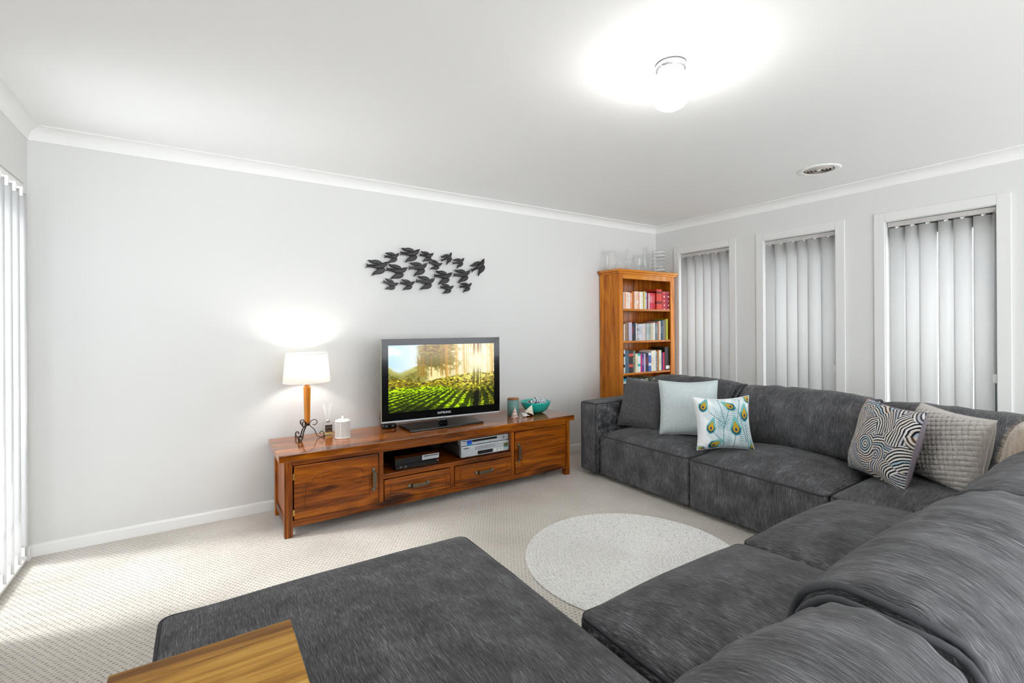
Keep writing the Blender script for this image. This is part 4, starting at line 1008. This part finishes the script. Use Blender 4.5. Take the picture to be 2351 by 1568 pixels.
o = cone_shell(0.043, 0.078, 4).build('cone_shell', shell_mat('pearl_shell', srgb(206, 196, 160), srgb(236, 230, 212), srgb(250, 248, 242)), None, (2.345, 3.325, 0.536), (0.0, 0.5, 0.2)); o.location.z = 0.5355
tag(o, 'pearly cone shell lying tilted against the turquoise bowl', 'shell')
t = thing('spiny_shell', 'small white spiny shell on the cabinet top beside the pearly shell', 'shell', (2.290, 3.300, 0.5157))
bm = bmesh.new(); bmesh.ops.create_icosphere(bm, subdivisions=3, radius=0.016)
for v in bm.verts: v.co = Vector((v.co.x * 1.5 * (1 - 0.5 * max(0, v.co.x / 0.016)), v.co.y, v.co.z)) * (1 + 0.15 * mnoise.noise(v.co * 150)); v.co.z += 0.016
MB().frombm(bm, True).build('body', WHITE, t)
for k in range(16):
    a = 2 * PI * k / 16; e = 0.35 + 0.9 * ((k * 7) % 5) / 5; d = Vector((0.6 * math.cos(a) - 0.35, math.sin(a) * 0.8, abs(math.sin(e)) * 0.9)).normalized()
    c = Vector((-0.006, 0, 0.016)); L = 0.030 if k % 3 else 0.042
    if (c + d * L).z < 0.004: d.z += 0.4; d.normalize()
    MB().tube([tuple(c), tuple(c + d * L)], [0.0035, 0.0004], 6).build('spine', WHITE, t)
MB().tube([(0.012, 0, 0.014), (0.030, -0.004, 0.010), (0.048, -0.006, 0.006)], [0.008, 0.004, 0.0008], 8).build('siphon', WHITE, t)
t = thing('bowl', 'round turquoise enamelled bowl at the end of the cabinet', 'bowl', (2.490, 3.425, 0.5155))
BOWLM = plain('turquoise_lacquer', srgb(8, 182, 168), 0.22, coat=0.6)
MB().lathe([(0, 0.0), (0.050, 0.0), (0.072, 0.008), (0.100, 0.030), (0.121, 0.058), (0.134, 0.092), (0.136, 0.100), (0.132, 0.100), (0.118, 0.060), (0.097, 0.034), (0.068, 0.013), (0, 0.008)], n=56).build('shell', BOWLM, t)
def ball_mat(k):
    m = M('ornament_%d' % k); o = m.obj(); xyz = m.sep(o); W_, B_ = srgb(232, 234, 238), srgb(26, 34, 92)
    if k == 1: f = m.math('SINE', m.math('MULTIPLY', xyz[0], 420)); c = m.ramp(f, [(0.3, W_), (0.45, srgb(20, 24, 60))])
    elif k == 4: n = m.noise(scale=60, detail=3); c = m.ramp(n, [(0.4, srgb(214, 218, 228)), (0.62, srgb(176, 186, 208))])
    else: n = m.noise(scale=85 + 11 * k, detail=2, dist=1.0); c = m.ramp(n, [(0.44, W_), (0.50, B_ if k % 2 else srgb(40, 42, 52))])
    m.set(color=c, rough=0.25, coat=0.4); return m.mat
balls = [(-0.072, -0.020, 0.082, 0.036, 'white and black speckled ball resting against the bowl side nearest the canister'), (0.030, 0.020, 0.102, 0.037, 'navy and white striped ball on top of the others in the bowl'),
         (-0.008, -0.062, 0.072, 0.030, 'white and blue patterned ball at the front of the bowl'), (-0.036, 0.044, 0.073, 0.030, 'small blue blotched ball at the back of the bowl'),
         (0.080, -0.004, 0.077, 0.034, 'pale lavender ball at the bowl side away from the canister'), (0.046, -0.062, 0.074, 0.028, 'blue and white marbled ball beside the lavender ball')]
for k, (dx, dy, dz, r, lab) in enumerate(balls):
    bm = bmesh.new(); bmesh.ops.create_uvsphere(bm, u_segments=28, v_segments=18, radius=r)
    tag(MB().frombm(bm, True).build('decorative_ball', ball_mat(k), None, (2.490 + dx, 3.425 + dy, 0.5155 + dz)), lab, 'ornament', 'patterned balls in the turquoise bowl')

# ================================================================== bird wall sculpture
BIRDS = [(1.07, 1.762, 1.252, 1.803), (1.213, 1.842, 1.34, 1.877), (1.34, 1.878, 1.515, 1.922), (1.51, 1.879, 1.641, 1.902), (1.704, 1.844, 1.805, 1.923), (1.808, 1.828, 1.923, 1.883), (1.992, 1.775, 2.129, 1.894), (1.227, 1.744, 1.409, 1.765), (1.412, 1.765, 1.58, 1.813), (1.591, 1.826, 1.721, 1.821), (1.636, 1.714, 1.812, 1.747), (1.815, 1.729, 1.986, 1.779), (1.203, 1.644, 1.336, 1.637), (1.34, 1.639, 1.472, 1.655), (1.475, 1.662, 1.648, 1.69), (1.695, 1.62, 1.826, 1.635), (1.876, 1.629, 2.0, 1.668)]
BODY = [(0.02, 0.089), (0.062, 0.008), (0.185, -0.08), (0.381, -0.064), (0.541, -0.039), (0.702, -0.032), (0.788, 0.009), (0.894, 0.018), (1.0, 0.0), (0.948, -0.038), (0.903, -0.115), (0.822, -0.18), (0.707, -0.225), (0.553, -0.229), (0.356, -0.174), (0.178, -0.112), (0.059, -0.079), (-0.032, -0.092), (0.037, -0.008)]
WING1 = [(0.142, 0.215), (0.283, 0.183), (0.462, 0.171), (0.603, 0.117), (0.686, 0.043), (0.685, -0.055), (0.589, -0.067), (0.47, -0.012), (0.326, 0.031), (0.206, 0.108)]
WING2 = [(0.466, -0.198), (0.76, -0.237), (0.757, -0.346), (0.664, -0.419), (0.525, -0.448), (0.348, -0.43), (0.259, -0.437), (0.155, -0.458), (0.213, -0.372), (0.313, -0.296), (0.403, -0.261)]
def cr_closed(P, k=3):
    out = []; n = len(P)
    for i in range(n):
        p0, p1, p2, p3 = (Vector(P[(i + j) % n]) for j in (-1, 0, 1, 2))
        for j in range(k):
            t_ = j / k; out.append(0.5 * ((2 * p1) + (p2 - p0) * t_ + (2 * p0 - 5 * p1 + 4 * p2 - p3) * t_ * t_ + (3 * p1 - p0 - 3 * p2 + p3) * t_ ** 3))
    return out
def bird_mesh():
    mb = MB()
    for poly, y0, th in ((WING1, 0.0, 0.05), (BODY, -0.03, 0.06), (WING2, 0.0, 0.05)):
        bm = bmesh.new(); P = cr_closed(poly, 3)
        f = bm.faces.new([bm.verts.new((p.x, y0, p.y)) for p in P])
        f.normal_update()
        if f.normal.y > 0: f.normal_flip()
        r = bmesh.ops.extrude_face_region(bm, geom=[f]); top = [e for e in r['geom'] if isinstance(e, bmesh.types.BMFace)]
        for v in {v for ff in top for v in ff.verts}: v.co.y -= th * 0.5
        bmesh.ops.inset_individual(bm, faces=top, thickness=0.030, depth=th * 0.7, use_even_offset=True)
        bmesh.ops.triangulate(bm, faces=[ff for ff in bm.faces if len(ff.verts) > 4])
        mb.frombm(bm)
    return mb
BIRDM = plain('patinated_black_metal', srgb(52, 50, 50), 0.45, metal=0.5)
t = thing('wall_sculpture', 'black metal wall art of a flock of flying birds', 'wall art', (1.6, YW, 1.75))
proto = None
for k, (x0, z0_, x1, z1_) in enumerate(BIRDS):
    L = math.hypot(x1 - x0, z1_ - z0_); a = math.atan2(z1_ - z0_, x1 - x0)
    if proto is None: proto = bird_mesh().build('bird', BIRDM, t); b = proto
    else: b = dup(proto, t)
    b.location = (x0 - 1.6, -0.028 - 0.004 * (k % 3), z0_ - 1.75); b.rotation_euler = (0, -a, 0); b.scale = (L, 0.15, L)
    if k % 2 == 0: MB().tube([(x0 - 1.6 + 0.55 * L, -0.03, z0_ - 1.75 + math.sin(a) * 0.55 * L - 0.12 * L), (x0 - 1.6 + 0.55 * L, 0, z0_ - 1.75 + math.sin(a) * 0.55 * L - 0.12 * L)], 0.003, 6).build('wall_pin', BIRDM, t)

# ================================================================== bookcase
BX0, BX1, BYF, BYB, BZT = 3.560, 4.418, 3.435, 3.722, 1.862
bc = thing('bookcase', 'tall honey pine bookcase in the corner beside the windows', 'bookcase', (BX0, BYB, 0))
def bb(name, x0, x1, y0, y1, z0, z1, mat, bev=0.003, parent=None): return MB().rbox(x0 - BX0, x1 - BX0, y0 - BYB, y1 - BYB, z0, z1, bev).build(name, mat, parent or bc)
for s0 in (BX0, BX1 - 0.02):
    sp = bb('side_panel', s0, s0 + 0.02, BYF + 0.018, BYB, 0, 1.82, PINE_Z)
    for q in range(4):
        ya = BYF + 0.020 + q * 0.0665
        xo = s0 - 0.0025 if s0 == BX0 else s0 + 0.020
        bb('plank', xo, xo + 0.0025, ya, ya + 0.064, 0.0, 1.82, PINE_Z, 0.001, sp)
bb('stile', BX0, BX0 + 0.050, BYF, BYF + 0.018, 0, 1.82, PINE_Z, 0.004)
bb('stile', BX1 - 0.065, BX1, BYF, BYF + 0.018, 0, 1.82, PINE_Z, 0.004)
bb('top_rail', BX0 + 0.05, BX1 - 0.065, BYF, BYF + 0.018, 1.765, 1.82, PINE_X, 0.004)
bb('plinth', BX0 + 0.05, BX1 - 0.065, BYF, BYF + 0.018, 0.0, 0.08, PINE_X)
bb('cornice_board', BX0 - 0.035, BX1 + 0.030, BYF - 0.030, BYB + 0.004, 1.836, BZT, PINE_X, 0.009)
bb('cornice_moulding', BX0 - 0.018, BX1 + 0.018, BYF - 0.015, BYB + 0.002, 1.818, 1.838, PINE_X, 0.006)
SHZ = [1.457, 1.124, 0.790, 0.455, 0.10]
for z in SHZ: bb('shelf', BX0 + 0.021, BX1 - 0.021, BYF + 0.008, BYB - 0.012, z - 0.022, z, PINE_X, 0.005)
nb = 10; wv = (BX1 - BX0 - 0.04) / nb
for k in range(nb): bb('back_board', BX0 + 0.02 + k * wv + 0.002, BX0 + 0.02 + (k + 1) * wv - 0.002, BYB - 0.010, BYB - 0.002, 0.08, 1.82, PINE_BACK, 0.003)
MB().box(0.02, BX1 - BX0 - 0.02, -0.0018, -0.0005, 0.08, 1.82).build('back_sheet', PINE_BACK, bc)

# books: (start, end, height, depth, spine colour, second colour, description)
def xq(zx): return 3.655 + (zx - 200) * 0.001021 + (zx - 200) ** 2 * 1.14e-7
bookmats = {}
def bookmat(c, c2, pat):
    key = (c, c2, pat)
    if key not in bookmats:
        m = M('book_cover_%d' % len(bookmats)); o = m.obj(); xyz = m.sep(o)
        if pat == 'speckle': n = m.noise(m.map(o, (110, 110, 150)), 1, 2); col = m.ramp(n, [(0.42, srgb(*c)), (0.66, srgb(*c2))])
        elif pat == 'bands': f = m.math('FRACT', m.math('MULTIPLY', xyz[2], 9.0)); col = m.ramp(f, [(0.52, srgb(*c)), (0.56, srgb(*c2)), (0.78, srgb(*c2)), (0.82, srgb(*c))])
        elif pat == 'title':
            n = m.noise(m.map(o, (260, 60, 520)), 1, 1); b_ = m.math('MULTIPLY', m.math('MULTIPLY', m.math('GREATER_THAN', n, 0.52), m.math('LESS_THAN', m.math('ABSOLUTE', m.math('SUBTRACT', xyz[2], 0.11)), 0.040)), 0.55); col = m.mix(b_, srgb(*c), srgb(*c2))
        elif pat == 'dots': d = m.vor(m.map(o, (22, 22, 22)), 1.0, rnd=0.15); col = m.ramp(d, [(0.30, srgb(*c2)), (0.34, srgb(*c))])
        elif pat == 'zigzag': f = m.math('SINE', m.math('MULTIPLY', m.math('ADD', xyz[2], xyz[0]), 330)); col = m.ramp(f, [(0.4, srgb(*c)), (0.6, srgb(*c2))])
        else: n = m.noise(scale=40, detail=2); col = m.ramp(n, [(0.3, srgb(*[v * 0.93 for v in c])), (0.7, srgb(*c))])
        m.set(color=col, rough=0.45); bookmats[key] = m.mat
    return bookmats[key]
PAGES = plain('book_pages', srgb(232, 226, 212), 0.9)
ORD = ['first', 'second', 'third', 'fourth', 'fifth', 'sixth', 'seventh', 'eighth', 'ninth', 'tenth', 'eleventh', 'twelfth', 'thirteenth', 'fourteenth', 'fifteenth', 'sixteenth', 'seventeenth', 'eighteenth', 'nineteenth', 'twentieth', 'twenty-first', 'twenty-second', 'twenty-third', 'twenty-fourth', 'twenty-fifth']
ROW = ['top', 'second', 'third']
def book(x0, x1, z, hgt, dep, c, c2, pat, name, label, group, yf=None):
    yf = yf if yf is not None else BYF + 0.022
    w_ = x1 - x0 - 0.0008; t_ = min(0.0025, w_ * 0.15)
    b = thing(name, label, 'book', ((x0 + x1) / 2, yf + dep / 2, z + 0.0003), 0, group)
    m_ = MB(); hw_ = w_ / 2; hd = dep / 2
    m_.box(-hw_, -hw_ + t_, -hd + 0.002, hd, 0, hgt); m_.box(hw_ - t_, hw_, -hd + 0.002, hd, 0, hgt)
    n = 5; sp = [(-hw_ + 2 * hw_ * k / n, -hd + 0.003 - 0.003 * math.sin(PI * k / n)) for k in range(n + 1)]
    m_.prism(sp + [(hw_, -hd + 0.005), (-hw_, -hd + 0.005)], 'z', 0, hgt); m_.build('cover', bookmat(c, c2, pat), b)
    MB().box(-hw_ + t_, hw_ - t_, -hd + 0.005, hd - 0.004, 0.003, hgt - 0.004).build('page_block', PAGES, b)
    return b
W_ = (240, 236, 230)
top = [(185, 200, 235, W_, 0, '', 'white'), (200, 216, 240, (236, 132, 60), 0, '', 'orange'), (216, 236, 238, (246, 226, 206), (200, 120, 90), 'title', 'cream'), (236, 250, 238, (240, 214, 200), 0, '', 'pale pink'), (250, 268, 235, (244, 228, 218), (214, 140, 110), 'title', 'off-white'), (268, 282, 232, W_, 0, '', 'white'), (282, 310, 233, (236, 150, 100), W_, 'title', 'salmon'),
       (310, 343, 250, (196, 110, 40), 0, '', 'brown orange'), (343, 372, 252, (240, 222, 206), (220, 150, 120), 'title', 'cream'), (372, 400, 253, (238, 190, 150), W_, 'bands', 'peach'), (400, 416, 250, (232, 160, 150), 0, '', 'rose pink'), (416, 445, 250, (246, 240, 226), (230, 200, 120), 'title', 'ivory'), (445, 466, 250, W_, 0, '', 'white'), (466, 482, 258, (176, 150, 30), 0, '', 'olive gold'), (482, 500, 262, (240, 222, 150), 0, '', 'pale yellow'), (500, 520, 248, (214, 224, 236), (70, 100, 150), 'speckle', 'blue speckled'),
       (520, 543, 240, (140, 22, 60), 0, '', 'maroon'), (543, 558, 235, W_, 0, '', 'white'), (558, 600, 242, (214, 60, 90), W_, 'title', 'pink lettered'), (600, 635, 240, (206, 24, 50), (240, 170, 170), 'title', 'crimson'), (660, 738, 298, (214, 62, 44), (120, 20, 20), 'bands', 'thick red hardback'), (740, 798, 272, (178, 36, 48), (240, 200, 190), 'dots', 'red spotted'), (800, 858, 272, (150, 26, 60), (244, 226, 226), 'dots', 'maroon spotted')]
mid = [(187, 205, 240, (230, 210, 200), 0, '', 'blush'), (205, 238, 258, (158, 122, 96), 0, '', 'tan'), (238, 258, 262, (120, 104, 92), 0, '', 'grey brown'), (258, 306, 262, (226, 220, 236), (96, 60, 150), 'zigzag', 'violet and white'), (306, 332, 245, (40, 34, 40), (200, 60, 60), 'title', 'black'), (332, 360, 262, (30, 44, 70), 0, '', 'navy'), (360, 374, 250, W_, 0, '', 'white'), (374, 394, 240, (190, 192, 198), (60, 62, 80), 'speckle', 'grey speckled'), (394, 415, 240, (222, 222, 226), (110, 110, 130), 'speckle', 'silver speckled'), (415, 445, 240, (208, 214, 222), (96, 110, 130), 'title', 'ice grey'), (445, 497, 242, (206, 204, 226), (236, 200, 130), 'speckle', 'lavender'), (497, 515, 242, (150, 160, 162), 0, '', 'slate'), (515, 545, 240, (196, 200, 200), (80, 90, 96), 'title', 'pale grey'), (545, 575, 242, (160, 176, 164), (60, 80, 76), 'title', 'grey green'),
       (575, 610, 248, (216, 200, 176), 0, '', 'beige'), (610, 635, 258, (240, 238, 236), 0, '', 'bright white'), (635, 675, 255, (112, 126, 126), (200, 206, 206), 'title', 'blue grey'), (675, 695, 280, (186, 120, 108), 0, '', 'dusty pink'), (695, 718, 284, (226, 212, 184), 0, '', 'cream'), (718, 745, 292, (34, 60, 92), (160, 180, 200), 'title', 'dark blue'), (745, 765, 294, (96, 116, 120), 0, '', 'teal grey'), (765, 780, 294, (160, 110, 100), 0, '', 'brown pink'), (780, 800, 306, (110, 124, 40), 0, '', 'olive green'), (800, 822, 315, (190, 190, 50), 0, '', 'lime yellow')]
low = [(188, 205, 330, (226, 226, 226), (40, 40, 40), 'bands', 'black and white'), (205, 258, 322, (24, 44, 60), (120, 160, 180), 'speckle', 'dark teal speckled'), (258, 318, 318, (50, 40, 44), (214, 80, 70), 'bands', 'black and red banded'), (318, 352, 315, (30, 52, 46), (190, 190, 160), 'speckle', 'dark green'), (352, 385, 268, (236, 224, 190), (190, 160, 90), 'title', 'cream'), (385, 425, 268, (230, 240, 238), (40, 180, 180), 'bands', 'white and aqua'), (425, 445, 260, (208, 20, 110), 0, '', 'magenta'), (445, 478, 252, (96, 60, 150), (220, 200, 230), 'title', 'violet'), (478, 495, 265, (224, 218, 240), 0, '', 'lilac white'), (495, 540, 268, (34, 34, 60), (200, 70, 70), 'title', 'midnight blue'), (540, 580, 276, (70, 110, 190), (220, 225, 235), 'bands', 'mid blue'),
       (580, 618, 298, (242, 234, 216), (190, 140, 90), 'title', 'ivory'), (618, 645, 305, (240, 240, 236), 0, '', 'white'), (645, 672, 286, (40, 40, 40), (220, 220, 210), 'speckle', 'black flecked'), (672, 692, 308, (196, 120, 40), 0, '', 'ochre'), (692, 725, 302, (230, 232, 206), (120, 150, 90), 'title', 'pale green'), (725, 748, 266, (50, 40, 110), 0, '', 'indigo'), (748, 772, 266, (210, 16, 80), 0, '', 'hot pink'), (776, 856, 346, (40, 36, 36), (56, 50, 48), '', 'tall black')]
for r, (rowdata, z) in enumerate(((top, SHZ[0]), (mid, SHZ[1]), (low, SHZ[2]))):
    for k, (a, b, hp, c, c2, pat, desc) in enumerate(rowdata):
        hgt = hp * 0.00073; dep = min(0.235, max(0.13, hgt * 0.78))
        nm = 'ring_binder' if 'spotted' in desc else 'book'
        kind = 'spine' if 'hardback' in desc or 'spotted' in desc else 'book'
        lab = '%s %s on the %s shelf, %s from the planked bookcase side' % (desc, 'book' if kind == 'book' else ('binder' if 'spotted' in desc else 'dictionary'), ROW[r], ORD[k])
        ob = book(xq(a), xq(b), z, hgt, dep, c, c2 if c2 else c, pat, nm, lab, 'books on the %s bookcase shelf' % ROW[r])
        if desc == 'tall black': MB().box(-0.034, 0.030, -dep / 2 - 0.0015, -dep / 2 - 0.0005, 0.012, 0.048).build('white_sticker', plain('barcode', srgb(232, 230, 228), 0.5), ob)
# the shelf behind the sofa: a row of upright books with two lying on top
xx = 3.622
lowrow = [(0.040, 0.226, (60, 60, 62), 'black'), (0.034, 0.226, (150, 40, 60), 'dark red'), (0.050, 0.226, (226, 224, 220), 'white'), (0.036, 0.226, (60, 90, 96), 'slate'), (0.040, 0.226, (200, 190, 176), 'buff'), (0.022, 0.262, (236, 234, 230), 'tall white'), (0.034, 0.250, (70, 78, 70), 'dark grey'), (0.028, 0.258, (230, 226, 218), 'cream'),
          (0.040, 0.250, (214, 216, 214), 'pale grey'), (0.044, 0.262, (150, 158, 130), 'sage'), (0.030, 0.245, (48, 60, 54), 'bottle green'), (0.050, 0.270, (132, 140, 112), 'moss green'), (0.034, 0.268, (214, 206, 190), 'oatmeal'), (0.030, 0.255, (60, 40, 44), 'plum')]
for k, (w_, hgt, c, desc) in enumerate(lowrow):
    book(xx, xx + w_, SHZ[3], hgt, 0.19, c, c, '', 'book', '%s book on the shelf behind the sofa, %s from the planked bookcase side' % (desc, ORD[k]), 'books standing on the low bookcase shelf'); xx += w_ + 0.002
z = SHZ[3] + 0.2268
for k, (h0, c, desc) in enumerate(((0.022, (232, 230, 226), 'white'), (0.026, (30, 160, 190), 'aqua'))):
    tt = thing('book', '%s book lying flat on the upright books behind the sofa' % desc, 'book', (3.732, BYF + 0.112, z), 0.02 * (1 - 2 * k), 'books lying on the low shelf')
    w2 = 0.100; mb = MB(); mb.box(-w2, w2, -0.08, 0.08, 0, 0.003); mb.box(-w2, w2, -0.08, 0.08, h0 - 0.003, h0); mb.box(-w2, w2, -0.082, -0.078, 0, h0); mb.build('cover', bookmat(c, c, ''), tt)
    MB().box(-w2 + 0.003, w2 - 0.003, -0.077, 0.076, 0.003, h0 - 0.003).build('page_block', PAGES, tt); z += h0 + 0.0005

# ------------------------------------------------------------------ glassware on the bookcase
ZT = BZT + 0.0005
def vase(name, label, prof, x, y, n=40, smooth=True, cat='vase', rot=0.0):
    o = MB().lathe(prof, n=n, smooth=smooth).build(name, CLEAR, None, (x, y, ZT), (0, 0, rot))
    return tag(o, label, cat, 'clear glassware on top of the bookcase')
def wall(outer, th=0.003, base=0.006):
    inner = [(max(r - th, 0.001), max(z, base)) for r, z in outer[1:]][::-1]
    return [(0, 0)] + outer + inner + [(0, base)]
vase('flared_vase', 'tall slim glass vase with a wide turned-out rim on the bookcase', wall([(0.026, 0), (0.027, 0.05), (0.030, 0.14), (0.034, 0.185), (0.050, 0.203), (0.062, 0.208)]), 3.598, 3.654)
vase('faceted_vase', 'angular hourglass shaped glass vase on the bookcase front edge', wall([(0.083, 0), (0.082, 0.004), (0.056, 0.074), (0.056, 0.078), (0.090, 0.212)], 0.004, 0.012), 3.655, 3.505, 6, False, rot=0.3)
vase('rimmed_vase', 'short straight glass vase with a flat rim beside the hourglass vase', wall([(0.032, 0), (0.033, 0.11), (0.036, 0.135), (0.047, 0.146)]), 3.868, 3.580)
vase('shot_glass', 'tiny thick glass on the bookcase beside the rimmed vase', wall([(0.022, 0), (0.025, 0.072)], 0.003, 0.014), 3.980, 3.520, 20, cat='glass')
vase('tumbler', 'slim cut glass tumbler between the two tiny glasses', wall([(0.022, 0), (0.025, 0.060), (0.027, 0.122)], 0.003, 0.014), 4.046, 3.520, 12, False, cat='glass')
vase('shot_glass', 'tiny thick glass on the bookcase beside the spiral banded vase', wall([(0.021, 0), (0.023, 0.070)], 0.003, 0.014), 4.125, 3.520, 20, cat='glass')
vase('goblet', 'round bowled clear glass vase behind the tumbler', wall([(0.034, 0), (0.036, 0.03), (0.046, 0.09), (0.056, 0.15), (0.060, 0.205)]), 4.065, 3.640)
vase('bottle_vase', 'tallest narrow glass vase behind the tumbler', wall([(0.030, 0), (0.032, 0.06), (0.028, 0.14), (0.022, 0.22), (0.026, 0.30)]), 4.180, 3.640)
t = thing('hurricane_vase', 'cylindrical glass vase with white spiral bands', 'vase', (4.296, 3.555, ZT), 0, 'clear glassware on top of the bookcase')
MB().lathe(wall([(0.066, 0), (0.068, 0.002), (0.068, 0.262)], 0.004, 0.012), n=48).build('cylinder', CLEAR, t)
pts = [(0.0695 * math.cos(2 * PI * 6.0 * k / 300), 0.0695 * math.sin(2 * PI * 6.0 * k / 300), 0.010 + 0.240 * k / 300) for k in range(301)]
MB().tube(pts, 0.0045, 6, flat=(0.35, 1.3)).build('spiral_band', plain('frosted_white', srgb(236, 238, 240), 0.6), t)

# ================================================================== outside, seen only through gaps in the blinds
BOUNCE_GROUND = M('pale_bounce_ground'); BOUNCE_GROUND.set(color=BOUNCE_GROUND.ramp(BOUNCE_GROUND.noise(scale=6, detail=5), [(0.35, srgb(176, 178, 166)), (0.65, srgb(206, 207, 196))]), rough=0.95)
struct(MB().box(XR + 0.2, XR + 14, -8, 12, -0.35, -0.25).build('bounce_ground', BOUNCE_GROUND.mat))  # made-up pale ground, chosen so light reaching the slats stays neutral
bpy.context.view_layer.update()
